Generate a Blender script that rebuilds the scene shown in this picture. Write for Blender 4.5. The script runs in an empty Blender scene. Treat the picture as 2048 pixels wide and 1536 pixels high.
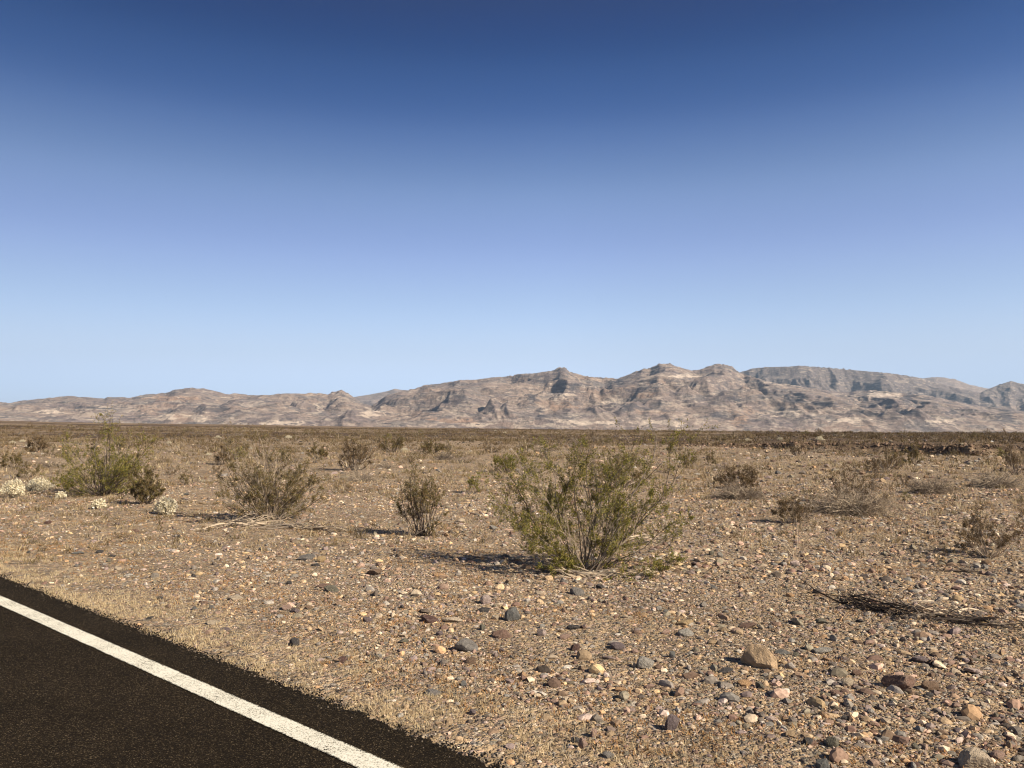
import bpy, math
import numpy as np
from mathutils import Vector, Matrix

# ------------------------------------------------------------------ camera, sky, sun, exposure
SC = bpy.context.scene
COL = SC.collection
F, PITCH, EYE = 1607.0, math.radians(3.03), 1.6          # focal length in photo pixels, upward tilt, eye height
cam_d = bpy.data.cameras.new('camera')
cam_d.sensor_width = 36.0
cam_d.lens = 36.0 * F / 2048.0
cam_d.clip_start, cam_d.clip_end = 0.05, 40000.0
cam = bpy.data.objects.new('camera', cam_d)
COL.objects.link(cam)
cam.location = (0, 0, EYE)
cam.rotation_euler = (math.pi / 2 + PITCH, 0, 0)
SC.camera = cam

SUN_EL, SUN_X, SUN_Y = math.radians(34), 0.84, -0.54       # the sun stands behind the viewer's right shoulder
sun_d = bpy.data.lights.new('sun', 'SUN')
sun_d.energy = 5.0
sun_d.angle = math.radians(0.53)
sun_d.color = (1.0, 0.88, 0.70)
sun = bpy.data.objects.new('sun', sun_d)
COL.objects.link(sun)
sv = Vector((SUN_X * math.cos(SUN_EL), SUN_Y * math.cos(SUN_EL), math.sin(SUN_EL)))
sun.rotation_euler = sv.to_track_quat('Z', 'Y').to_euler()
sun.location = (0, 0, 60)

W = bpy.data.worlds.new('World')
SC.world = W
W.use_nodes = True
nt = W.node_tree
bg = nt.nodes['Background']
sky = nt.nodes.new('ShaderNodeTexSky')
sky.sky_type = 'NISHITA'
sky.sun_disc = False
sky.sun_elevation = SUN_EL
sky.sun_rotation = math.atan2(SUN_X, SUN_Y)
sky.altitude = 100
sky.air_density, sky.dust_density, sky.ozone_density = 1.0, 0.6, 2.0
bg.inputs['Strength'].default_value = 0.09
# deep polarised blue overhead, pale air low down: the sky texture is graded by height above the horizon
geo = nt.nodes.new('ShaderNodeTexCoord')
sep = nt.nodes.new('ShaderNodeSeparateXYZ')
nt.links.new(geo.outputs['Generated'], sep.inputs[0])
ramp = nt.nodes.new('ShaderNodeValToRGB')
ramp.color_ramp.interpolation = 'CARDINAL'
SKY_STOPS = [(0.033, (0.8838, 0.987, 1.5388)), (0.0826, (1.1107, 1.0282, 1.2544)), (0.1442, (1.0813, 0.9934, 1.1228)), (0.2164, (0.9211, 0.8421, 1.0363)), (0.2886, (0.6949, 0.7077, 0.8787)), (0.3567, (0.279, 0.404, 0.662)), (0.42, (0.0632, 0.2157, 0.4789)), (0.4783, (0.0288, 0.125, 0.3352)), (0.75, (0.12, 0.17, 0.26))]
while len(ramp.color_ramp.elements) < len(SKY_STOPS):
    ramp.color_ramp.elements.new(0.5)
for e, (p, c) in zip(ramp.color_ramp.elements, SKY_STOPS):
    e.position = p
    e.color = (c[0] * 0.45, c[1] * 0.45, c[2] * 0.45, 1)
nt.links.new(sep.outputs['Z'], ramp.inputs[0])
mul = nt.nodes.new('ShaderNodeMix')
mul.data_type, mul.blend_type = 'RGBA', 'MULTIPLY'
mul.inputs[0].default_value = 1
nt.links.new(sky.outputs[0], mul.inputs[6])
nt.links.new(ramp.outputs[0], mul.inputs[7])
gain = nt.nodes.new('ShaderNodeVectorMath')
gain.operation = 'SCALE'
gain.inputs['Scale'].default_value = 1 / 0.45
nt.links.new(mul.outputs[2], gain.inputs[0])
side = nt.nodes.new('ShaderNodeMapRange')              # the sky pales a little less on the side away from the sun
side.inputs['From Min'].default_value, side.inputs['From Max'].default_value = -0.6, 0.05
side.inputs['To Min'].default_value, side.inputs['To Max'].default_value = 0.70, 1.0
nt.links.new(sep.outputs['X'], side.inputs['Value'])
gm = nt.nodes.new('ShaderNodeMath'); gm.operation = 'MULTIPLY'; gm.inputs[1].default_value = 1 / 0.45
nt.links.new(side.outputs[0], gm.inputs[0])
nt.links.new(gm.outputs[0], gain.inputs['Scale'])
nt.links.new(gain.outputs[0], bg.inputs['Color'])

SC.view_settings.view_transform = 'Standard'
SC.view_settings.look = 'None'
SC.view_settings.exposure = 0.75
SC.view_settings.gamma = 1.0
SC.render.engine = 'CYCLES'
SC.cycles.max_bounces = 6
SC.cycles.diffuse_bounces = 3
SC.cycles.volume_bounces = 0
SC.cycles.use_denoising = True
SC.cycles.filter_width = 1.1

# ------------------------------------------------------------------ numbers and noise
RNG = np.random.default_rng(7)


def sstep(a, b, x):
    t = np.clip((x - a) / (b - a), 0, 1)
    return t * t * (3 - 2 * t)


def _hash(ix, iy, seed):
    h = (ix.astype(np.int64) * 374761393 + iy.astype(np.int64) * 668265263 + seed * 1442695041) & 0xFFFFFFFF
    h = ((h ^ (h >> 13)) * 1274126177) & 0xFFFFFFFF
    return (h ^ (h >> 16)) & 0xFFFF


def pn(x, y, seed=0):
    """gradient noise, about -1..1"""
    x = np.asarray(x, float); y = np.asarray(y, float)
    x0 = np.floor(x); y0 = np.floor(y)
    fx = x - x0; fy = y - y0
    u = fx * fx * fx * (fx * (fx * 6 - 15) + 10); v = fy * fy * fy * (fy * (fy * 6 - 15) + 10)

    def g(dx, dy):
        a = _hash(x0 + dx, y0 + dy, seed) * (2 * math.pi / 65536.0)
        return np.cos(a) * (fx - dx) + np.sin(a) * (fy - dy)
    a = g(0, 0); b = g(1, 0); c = g(0, 1); d = g(1, 1)
    return ((a * (1 - u) + b * u) * (1 - v) + (c * (1 - u) + d * u) * v) * 1.5


def fbm(x, y, octv=4, seed=0, gain=0.5):
    s = 0; a = 1; t = 0
    for i in range(octv):
        s = s + a * pn(x * 2 ** i, y * 2 ** i, seed + i * 17); t += a; a *= gain
    return s / t


# ------------------------------------------------------------------ the road line and the terrain
def flat_at(u, v, z=0.0):
    """where the sight line through photo pixel (u, v) meets the height z"""
    cx, cy = (u - 1024) / F, -(v - 768) / F
    up = math.sin(PITCH) + cy * math.cos(PITCH)
    fw = math.cos(PITCH) - cy * math.sin(PITCH)
    k = (z - EYE) / up
    return np.array([cx * k, fw * k])


RZ = 0.05
_a, _b = flat_at(0, 1201, RZ), flat_at(745, 1530, RZ)
RD = (_b - _a) / np.linalg.norm(_b - _a)                   # along the road
RN = np.array([-RD[1], RD[0]])                             # away from the road, into the desert
R0 = _a
_e = flat_at(512, 1345, RZ)
EDGE = float((_e - R0) @ RN)                               # asphalt beyond the white line


def roadq(x, y):
    """signed distance beyond the centre of the white line"""
    return (x - R0[0]) * RN[0] + (y - R0[1]) * RN[1]


CR_U = np.array([-1.2, -0.64, -0.48, -0.32, -0.16, 0, 0.15, 0.30, 0.45, 0.64, 1.2])
CR_V = np.array([838, 843, 847, 849.5, 854, 857, 860, 862.5, 864, 863.5, 863])


def crest(u):
    s = (853 - np.interp(u, CR_U, CR_V)) / F
    R = np.interp(u, [-0.7, -0.2, 0.1, 0.35], [300, 260, 200, 130])
    return EYE + s * R, R


def terrace_edge(x):
    """the lip of the desert-pavement terrace on the right, cut by small gullies"""
    return (np.interp(x, [5, 10, 14, 16.9, 18.1, 21, 23.1, 24.1, 26, 32, 45, 90], [62, 60, 58, 56.5, 51.5, 48.5, 45.6, 41.8, 42.5, 41, 42, 50])
            + 0.9 * np.abs(pn(x / 2.3, x * 0 + 2, 6)))


def terr(x, y):
    x = np.asarray(x, float); y = np.asarray(y, float)
    r = np.hypot(x, y)
    yy = np.where(y > 1, y, 1)
    u = np.where(y > 1, np.clip(x / yy, -1.2, 1.2), np.sign(x) * 1.2)
    zc, R = crest(u)
    t = np.clip((r - 18) / (R - 18), 0, 1)
    front = sstep(-5, 15, y)
    z = zc * t ** 1.15 * front
    z = z + np.where(r > R, -(np.minimum(r, 2600) - R) * 0.020, 0) * front
    q = roadq(x, y)
    m = sstep(0.3, 2.5, q)
    far = sstep(12, 45, r) * (1 - sstep(70, 160, r))
    z = z + m * (0.030 * fbm(x / 1.1, y / 1.1, 3, 21) + 0.05 * fbm(x / 3.3, y / 3.3, 2, 22)
                 + far * 0.20 * fbm(x / 15, y / 15, 2, 23))
    ed = y - terrace_edge(x) + 1.1 * fbm(x / 1.1, y / 1.1, 3, 33)
    steep = sstep(-0.25, 0.15, fbm(x / 1.5, y / 2.5, 2, 34)) * np.maximum(np.exp(-((x - 17.4) / 1.3) ** 2), np.exp(-((x - 23.7) / 0.8) ** 2))
    wd = 3.2 - 2.75 * np.clip(steep * 1.3, 0, 1)
    g = sstep(0.24, 0.36, u) * (1 - sstep(80, 150, r) * 0.0)
    st = sstep(-0.5 * wd, 0.9 * wd, ed)
    # before the lip lies a shallow wash
    z = z + g * m * (0.32 * st * (1 - sstep(65, 125, r)) - 0.30 * (1 - st) * np.exp(-((ed + 0.8) / 2.2) ** 2))
    z = z + g * (st + 0.8 * np.clip(steep, 0, 1) * np.exp(-(ed / 1.5) ** 2)) * 0.13 * fbm(x / 0.8, y / 0.8, 3, 31) * (1 - sstep(70, 130, r))
    return z


def at(u, v):
    """ground point seen at photo pixel (u, v)"""
    z = 0.0
    for _ in range(14):
        p = flat_at(u, v, z)
        z = 0.5 * z + 0.5 * float(terr(p[0], p[1]))
    return np.array([p[0], p[1], float(terr(p[0], p[1]))])


# ------------------------------------------------------------------ mesh and node helpers
def new_mesh(name, co, faces, mat, attrs=None, smooth=False):
    """faces: (M,k) array, or a list of such arrays; attrs: {name: (N,3) point colours or (N,) floats}"""
    me = bpy.data.meshes.new(name)
    fl = faces if isinstance(faces, list) else [faces]
    fl = [f for f in fl if len(f)]
    idx = np.concatenate([f.ravel() for f in fl]).astype(np.int32)
    tot = np.concatenate([np.full(len(f), f.shape[1]) for f in fl]).astype(np.int32)
    st = np.concatenate([[0], np.cumsum(tot)[:-1]]).astype(np.int32)
    me.vertices.add(len(co)); me.vertices.foreach_set('co', np.asarray(co, np.float32).ravel())
    me.loops.add(len(idx)); me.loops.foreach_set('vertex_index', idx)
    me.polygons.add(len(tot)); me.polygons.foreach_set('loop_start', st)
    me.polygons.foreach_set('use_smooth', np.full(len(tot), smooth, bool))
    for k, v in (attrs or {}).items():
        if v.ndim == 2:
            a = me.attributes.new(k, 'FLOAT_COLOR', 'POINT')
            a.data.foreach_set('color', np.concatenate([v, np.ones((len(v), 1))], 1).astype(np.float32).ravel())
        else:
            a = me.attributes.new(k, 'FLOAT', 'POINT')
            a.data.foreach_set('value', v.astype(np.float32))
    me.update(calc_edges=True)
    if mat:
        me.materials.append(mat)
    return me


def link(name, data, parent=None, loc=(0, 0, 0), rz=0.0, sc=(1, 1, 1)):
    o = bpy.data.objects.new(name, data)
    COL.objects.link(o)
    o.location = loc; o.rotation_euler = (0, 0, rz); o.scale = sc
    if parent:
        o.parent = parent
    return o


def tag(o, label=None, cat=None, group=None, kind=None):
    if label: o['label'] = label
    if cat: o['category'] = cat
    if group: o['group'] = group
    if kind: o['kind'] = kind
    return o


def grid_faces(nr, nc):
    i = np.arange(nr - 1)[:, None] * nc + np.arange(nc - 1)[None, :]
    return np.stack([i, i + 1, i + nc + 1, i + nc], -1).reshape(-1, 4)


class NT:
    def __init__(s, name):
        s.m = bpy.data.materials.new(name); s.m.use_nodes = True
        s.t = s.m.node_tree; s.b = s.t.nodes['Principled BSDF']
        s.b.inputs['Roughness'].default_value = 0.9
        s.b.inputs['Specular IOR Level'].default_value = 0.15

    def n(s, typ, **kw):
        n = s.t.nodes.new('ShaderNode' + typ)
        for k, v in kw.items():
            if k.startswith('i_'):
                k = k[2:]; n.inputs[int(k) if k.isdigit() else k.replace('_', ' ')].default_value = v
            else:
                setattr(n, k, v)
        return n

    def l(s, a, b): s.t.links.new(a, b)

    def noise(s, scale, detail=3, vec=None, rough=0.55, dist=0.0):
        n = s.n('TexNoise', i_Scale=scale, i_Detail=detail, i_Roughness=rough, i_Distortion=dist)
        if vec: s.l(vec, n.inputs['Vector'])
        return n.outputs['Fac']

    def ramp(s, fac, stops, interp='LINEAR'):
        n = s.n('ValToRGB'); n.color_ramp.interpolation = interp
        while len(n.color_ramp.elements) < len(stops): n.color_ramp.elements.new(0.5)
        for e, (p, c) in zip(n.color_ramp.elements, stops):
            e.position = p; e.color = (*c, 1) if len(c) == 3 else c
        s.l(fac, n.inputs[0]); return n.outputs[0]

    def mix(s, fac, a, b, mode='MIX'):
        n = s.n('Mix', data_type='RGBA', blend_type=mode)
        for sock, v in ((n.inputs[0], fac), (n.inputs[6], a), (n.inputs[7], b)):
            if isinstance(v, (int, float)): sock.default_value = v
            elif isinstance(v, tuple): sock.default_value = (*v, 1)
            else: s.l(v, sock)
        return n.outputs[2]

    def math(s, op, a, b=0.0):
        n = s.n('Math', operation=op)
        for sock, v in ((n.inputs[0], a), (n.inputs[1], b)):
            if isinstance(v, (int, float)): sock.default_value = v
            else: s.l(v, sock)
        return n.outputs[0]

    def bump(s, h, dist, strength=1.0):
        n = s.n('Bump', i_Distance=dist, i_Strength=strength); s.l(h, n.inputs['Height'])
        s.l(n.outputs[0], s.b.inputs['Normal']); return n

    def attr(s, name): return s.n('Attribute', attribute_name=name)
    def col(s, c): s.l(c, s.b.inputs['Base Color']); return s.m


def g3(v): return (v, v, v)


# ------------------------------------------------------------------ materials
def mat_ground():
    k = NT('ground_soil')
    pos = k.n('NewGeometry').outputs['Position']
    zone = k.attr('zone').outputs['Fac']
    soil = k.ramp(k.noise(1.7, 6, pos, 0.62), [(0.3, (0.245, 0.175, 0.100)), (0.55, (0.345, 0.250, 0.152)), (0.75, (0.45, 0.34, 0.215))])
    dark = k.ramp(k.noise(2.5, 6, pos, 0.65), [(0.3, (0.035, 0.021, 0.013)), (0.6, (0.085, 0.050, 0.029)), (0.8, (0.19, 0.125, 0.075))])
    base = k.mix(zone, soil, dark)
    v1 = k.n('TexVoronoi', i_Scale=26.0); k.l(pos, v1.inputs['Vector'])
    v2 = k.n('TexVoronoi', i_Scale=70.0); k.l(pos, v2.inputs['Vector'])
    v3 = k.n('TexVoronoi', i_Scale=6.0); k.l(pos, v3.inputs['Vector'])
    sx = k.n('SeparateColor'); k.l(v1.outputs['Color'], sx.inputs[0])
    stones = k.ramp(sx.outputs[0], [(0.0, (0.10, 0.08, 0.075)), (0.2, (0.23, 0.17, 0.13)), (0.4, (0.19, 0.18, 0.15)),
                                    (0.6, (0.36, 0.26, 0.17)), (0.78, (0.33, 0.22, 0.17)), (0.9, (0.52, 0.43, 0.31)), (1.0, (0.25, 0.23, 0.21))])
    is_st = k.math('MULTIPLY', k.ramp(sx.outputs[1], [(0.45, g3(0)), (0.52, g3(1))]), k.math('SUBTRACT', 0.75, k.math('MULTIPLY', zone, 0.5)))
    c = k.mix(is_st, base, stones)
    s2 = k.n('SeparateColor'); k.l(v2.outputs['Color'], s2.inputs[0])
    grit = k.ramp(s2.outputs[0], [(0, g3(0.55)), (0.5, g3(0.95)), (0.9, g3(1.25)), (1, g3(1.6))])
    c = k.mix(0.8, c, grit, 'MULTIPLY')
    s3 = k.n('SeparateColor'); k.l(v3.outputs['Color'], s3.inputs[0])
    far = k.ramp(s3.outputs[0], [(0, g3(0.62)), (0.4, g3(0.95)), (0.8, g3(1.12)), (1, g3(1.5))])
    c = k.mix(0.55, c, far, 'MULTIPLY')
    h = k.math('ADD', k.math('MULTIPLY', v1.outputs['Distance'], -0.5), k.math('MULTIPLY', v2.outputs['Distance'], -0.2))
    k.bump(k.math('ADD', h, k.math('MULTIPLY', v3.outputs['Distance'], -0.5)), 0.05, 0.9)
    return k.col(c)


def mat_pebble():
    k = NT('pebble_stone')
    c = k.attr('tint').outputs['Color']
    pos = k.n('NewGeometry').outputs['Position']
    n = k.ramp(k.noise(60, 3, pos), [(0.3, g3(0.7)), (0.7, g3(1.25))])
    return k.col(k.mix(1.0, c, n, 'MULTIPLY'))


def mat_rock():
    k = NT('rock')
    oi = k.n('ObjectInfo')
    tc = k.n('TexCoord').outputs['Object']
    c = oi.outputs['Color']
    n1 = k.ramp(k.noise(2.2, 6, tc, 0.65, 0.6), [(0.28, g3(0.68)), (0.5, g3(1.0)), (0.72, g3(1.35))])
    c = k.mix(1.0, c, n1, 'MULTIPLY')
    n2 = k.ramp(k.noise(7, 4, tc, 0.7), [(0.55, g3(0)), (0.72, g3(1))])
    c = k.mix(k.math('MULTIPLY', n2, 0.35), c, (0.50, 0.40, 0.29))
    n3 = k.ramp(k.noise(3.1, 2, tc, 0.5, 2.5), [(0.487, g3(0)), (0.5, g3(1)), (0.513, g3(0))])
    c = k.mix(k.math('MULTIPLY', n3, 0.35), c, (0.6, 0.52, 0.44))
    pt = k.ramp(k.n('NewGeometry').outputs['Pointiness'], [(0.53, g3(0)), (0.60, g3(1))])
    c = k.mix(k.math('MULTIPLY', pt, 0.35), c, (0.55, 0.46, 0.38))
    k.bump(k.noise(9, 6, tc, 0.7), 0.30, 0.7)
    return k.col(c)


def mat_attr(name, rough=0.85, trans=0.0):
    k = NT(name)
    k.b.inputs['Roughness'].default_value = rough
    c = k.attr('tint').outputs['Color']
    k.col(c)
    if trans:
        tr = k.n('BsdfTranslucent'); k.l(c, tr.inputs[0])
        ms = k.n('MixShader', i_0=trans)
        k.l(k.b.outputs[0], ms.inputs[1]); k.l(tr.outputs[0], ms.inputs[2])
        k.l(ms.outputs[0], k.t.nodes['Material Output'].inputs[0])
    return k.m


def mat_asphalt():
    k = NT('asphalt')
    pos = k.n('NewGeometry').outputs['Position']
    v = k.n('TexVoronoi', i_Scale=210.0); k.l(pos, v.inputs['Vector'])
    s = k.n('SeparateColor'); k.l(v.outputs['Color'], s.inputs[0])
    agg = k.ramp(s.outputs[0], [(0, (0.010, 0.0075, 0.005)), (0.5, (0.019, 0.0140, 0.0090)), (0.80, (0.034, 0.024, 0.014)), (0.93, (0.066, 0.048, 0.028)), (1.0, (0.20, 0.15, 0.09))])
    big = k.ramp(k.noise(1.3, 5, pos), [(0.3, g3(0.8)), (0.7, g3(1.25))])
    c = k.mix(1.0, agg, big, 'MULTIPLY')
    q = k.attr('edge').outputs['Fac']
    c = k.mix(k.math('MULTIPLY', q, 0.25), c, (0.008, 0.008, 0.008))
    k.bump(k.math('SUBTRACT', k.noise(160, 3, pos), v.outputs['Distance']), 0.006, 0.8)
    k.b.inputs['Roughness'].default_value = 1.0
    k.b.inputs['Specular IOR Level'].default_value = 0.05
    return k.col(c)


def mat_paint():
    k = NT('road_paint')
    pos = k.n('NewGeometry').outputs['Position']
    wear = k.math('ADD', k.math('MULTIPLY', k.noise(120, 4, pos, 0.8), 1.0), k.math('SUBTRACT', k.math('MULTIPLY', k.noise(4, 3, pos), 0.22), k.math('MULTIPLY', k.attr('rim').outputs['Fac'], 0.16)))
    c = k.ramp(wear, [(0.505, (0.02, 0.016, 0.011)), (0.545, (0.66, 0.62, 0.50)), (0.7, (0.82, 0.78, 0.67))])
    k.bump(k.noise(110, 4, pos, 0.7), 0.006, 0.6)
    return k.col(c)


def mat_mountain():
    k = NT('mountain_rock')
    c = k.attr('tint').outputs['Color']
    pos = k.n('NewGeometry').outputs['Position']
    n = k.ramp(k.noise(0.06, 6, pos, 0.75), [(0.3, g3(0.75)), (0.7, g3(1.25))])
    k.bump(k.noise(0.03, 7, pos, 0.75), 20.0, 0.8)
    c = k.mix(1.0, c, n, 'MULTIPLY')
    # thin beds and scattered ledges: pale ash and dark basalt, long along the beds and thin in height
    for sc_, lo, colr, amt in (((1 / 45, 1 / 130, 1 / 9), 0.60, (0.55, 0.46, 0.37), 0.55), ((1 / 38, 1 / 110, 1 / 10), 0.60, (0.085, 0.078, 0.082), 0.60),
                               ((1 / 110, 1 / 260, 1 / 26), 0.60, (0.44, 0.36, 0.29), 0.45)):
        mp = k.n('Mapping'); mp.inputs['Scale'].default_value = sc_
        mp.inputs['Rotation'].default_value = (0.0, 0.12 if lo else 0, 0.0); mp.inputs['Location'].default_value = (colr[0] * 50, 3.0, 1.0)
        k.l(pos, mp.inputs['Vector'])
        f = k.ramp(k.noise(1.0, 5, mp.outputs[0], 0.62, 0.7), [(lo - 0.03, g3(0)), (lo + 0.035, g3(1))])
        c = k.mix(k.math('MULTIPLY', f, amt), c, colr)
    return k.col(c)


M_GROUND, M_PEB, M_ROCK = mat_ground(), mat_pebble(), mat_rock()
M_LEAF, M_WOOD, M_GRASS = mat_attr('leaf', 0.7, 0.25), mat_attr('twig_bark'), mat_attr('dry_grass_blade', 0.8, 0.3)
M_ASPH, M_PAINT, M_MTN = mat_asphalt(), mat_paint(), mat_mountain()

# ------------------------------------------------------------------ ground: one sheet out to the horizon
def build_ground():
    rs = [0.4]
    while rs[-1] < 6500:
        r = rs[-1]
        rs.append(r + (0.14 if 42 < r < 62 else (max(0.05, r * 0.0062) if r < 150 else r * 0.0145)))
    rs = np.array(rs)
    az = np.concatenate([np.linspace(-180, -42, 36)[:-1], np.concatenate([np.linspace(-42, 15, 500)[:-1], np.linspace(15, 34, 290)[:-1], np.linspace(34, 42, 60)]), np.linspace(42, 180, 36)[1:]])
    a = np.radians(az)
    X = rs[:, None] * np.sin(a)[None]; Y = rs[:, None] * np.cos(a)[None]
    Z = terr(X, Y)
    q = roadq(X, Y)
    Z = np.where(q < 0.2, Z - 0.12 * sstep(0.2, -0.1, q), Z)
    r = np.hypot(X, Y)
    yy = np.where(Y > 1, Y, 1)
    u = np.where(Y > 1, np.clip(X / yy, -1.2, 1.2), 0)
    ed = Y - terrace_edge(X)
    terrace = sstep(0.22, 0.34, u) * sstep(-0.2, 1.2, ed)
    zn = fbm(X / 26, Y / 9.0, 4, 51) * 0.9 + fbm(X / 90, Y / 30, 2, 55) * 0.8
    band = sstep(0.0, 0.35, zn + 0.10) * sstep(32, 75, r)
    near = sstep(0.05, 0.5, fbm(X / 3.5, Y / 2.2, 4, 57)) * 0.28 * sstep(2, 8, r)
    zone = np.clip(np.maximum(np.maximum(terrace * (0.82 + 0.25 * fbm(X / 5, Y / 4, 3, 58)), band), near) + 0.35 * sstep(70, 120, r), 0, 1)
    co = np.stack([X, Y, Z], -1).reshape(-1, 3)
    me = new_mesh('ground', co, grid_faces(len(rs), len(az))[:, ::-1], M_GROUND, {'zone': zone.ravel()}, True)
    tag(link('ground', me), kind='structure')


build_ground()


# ------------------------------------------------------------------ road
def build_road():
    s = np.concatenate([np.arange(-120, -14, 1.0), np.arange(-14, 12, 0.03), np.arange(12, 120, 1.0)])
    n = len(s)
    cols = np.array([0, -0.03, -0.08, -0.3, -1.0, -3.5, -7.2])
    rag = 0.045 * fbm(s / 0.55, s * 0 + 1, 3, 71) + 0.035 * pn(s / 0.11, s * 0, 72) + 0.02 * pn(s / 0.04, s * 0, 73)
    Q = EDGE + rag[:, None] * np.array([1, 1, 0.9, 0.3, 0, 0, 0])[None] + cols[None]
    P = R0[None, None] + s[:, None, None] * RD + Q[..., None] * RN
    Z = terr(P[..., 0], P[..., 1]) * (Q > 99) + RZ * np.ones_like(Q)
    far = sstep(14, 40, np.abs(s))[:, None]
    Z = RZ * (1 - far) + far * (np.maximum(terr(P[..., 0], P[..., 1]), 0) + RZ)
    Z[:, 0] -= 0.06
    e = np.repeat(np.array([[1, 0.9, 0.75, 0.15, 0, 0, 0]]), n, 0)
    co = np.concatenate([P, Z[..., None]], -1).reshape(-1, 3)
    o = link('road', new_mesh('road', co, grid_faces(n, 7), M_ASPH, {'edge': e.ravel()}, True))
    tag(o, kind='structure')
    wv = 0.004 * pn(s / 0.05, s * 0, 75)
    w2 = 0.004 * pn(s / 0.05, s * 0 + 5, 76)
    Q = np.stack([0.070 + wv, 0.058 + wv, 0 * wv, -0.058 + w2, -0.070 + w2], 1)
    P = R0[None, None] + s[:, None, None] * RD + Q[..., None] * RN
    far = sstep(14, 40, np.abs(s))[:, None]
    Z = RZ * (1 - far) + far * (np.maximum(terr(P[..., 0], P[..., 1]), 0) + RZ) + 0.004
    co = np.concatenate([P, Z[..., None]], -1).reshape(-1, 3)
    o = link('road_edge_line', new_mesh('road_edge_line', co, grid_faces(n, 5), M_PAINT, {'rim': np.tile([1.0, 0, 0, 0, 1.0], n)}))
    tag(o, kind='structure')


build_road()

# ------------------------------------------------------------------ mountains
SKY_FRONT = [(-500, 812), (-200, 808), (0, 804), (20, 806), (45, 801), (75, 798), (135, 792), (165, 794), (208, 797), (215, 794), (262, 795), (290, 789),
             (330, 786), (350, 779), (375, 776), (400, 776), (425, 781), (450, 788), (470, 786), (490, 790), (540, 790), (560, 787),
             (600, 787), (640, 786), (655, 789), (665, 784), (683, 780), (690, 783), (700, 789), (708, 796), (725, 806), (742, 812), (756, 803), (770, 792),
             (800, 783), (830, 777), (850, 770), (880, 767), (920, 760), (955, 759), (980, 755), (1010, 753), (1040, 748), (1070, 746),
             (1105, 741), (1120, 734), (1130, 735), (1140, 743), (1170, 752), (1190, 754), (1235, 757), (1250, 752), (1262, 747),
             (1285, 738), (1300, 736), (1320, 727), (1342, 727), (1355, 733), (1385, 741), (1400, 739), (1430, 728), (1450, 728),
             (1465, 733), (1478, 743), (1500, 752), (1540, 764), (1600, 772), (1680, 785), (1740, 780), (1850, 790), (1900, 800), (1960, 812), (2048, 822), (2250, 828), (2600, 815)]
SKY_MID = [(1150, 800), (1300, 780), (1440, 752), (1478, 745), (1490, 742), (1505, 737), (1530, 734), (1580, 733), (1600, 731), (1655, 735), (1690, 738),
           (1720, 741), (1780, 746), (1820, 752), (1850, 757), (1880, 767), (1910, 775), (1940, 781), (1960, 786), (1980, 777), (2000, 769),
           (2022, 762), (2035, 765), (2060, 770), (2120, 790), (2250, 785), (2600, 800)]
SKY_FAR = [(-500, 830), (0, 812), (300, 805), (500, 800), (650, 798), (708, 794), (740, 789), (770, 783), (790, 778), (808, 780), (850, 782), (1000, 775), (1400, 760), (1700, 765), (1800, 764),
           (1835, 758), (1870, 754), (1890, 755), (1910, 758), (1940, 769), (1975, 777), (2048, 785), (2600, 790)]


CREAM_BEDS = [(1580, 828, 40, 8), (1225, 801, 28, 6), (1160, 845, 70, 5), (335, 832, 18, 10), (395, 835, 18, 9), (742, 826, 20, 9), (890, 795, 18, 5), (1370, 752, 45, 4),
              (1620, 766, 80, 6), (1760, 790, 60, 6), (1130, 790, 14, 5), (560, 846, 60, 4), (960, 850, 50, 4), (1340, 848, 40, 4), (640, 812, 12, 5), (1700, 840, 40, 5), (100, 822, 25, 4), (1880, 842, 40, 4), (1310, 845, 60, 5)]
RUST_BEDS = [(1475, 836, 26, 14), (350, 797, 55, 6), (1120, 813, 30, 7), (900, 842, 50, 5), (1290, 790, 30, 5)]
DARK_BEDS = [(1262, 814, 20, 7), (1467, 798, 20, 5), (1440, 832, 34, 7), (1080, 830, 9, 12), (1815, 795, 12, 11), (1655, 809, 25, 6), (2010, 832, 20, 12), (1240, 766, 13, 9), (335, 824, 14, 5), (448, 818, 26, 7),
             (1900, 826, 20, 4), (1065, 797, 10, 10), (1590, 802, 22, 7), (190, 815, 40, 3), (580, 838, 14, 6), (865, 822, 22, 4), (1730, 793, 9, 9), (1150, 770, 30, 3), (1300, 818, 25, 4), (1520, 840, 20, 6)]


def gauss(a, s, axis=0):
    k = np.exp(-0.5 * (np.arange(-3 * s, 3 * s + 1) / s) ** 2); k /= k.sum()
    p = np.pad(a, [(3 * s, 3 * s)] + [(0, 0)] * (a.ndim - 1), 'edge') if axis == 0 else a
    return np.apply_along_axis(lambda c: np.convolve(c, k, 'valid'), 0, p)


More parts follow.
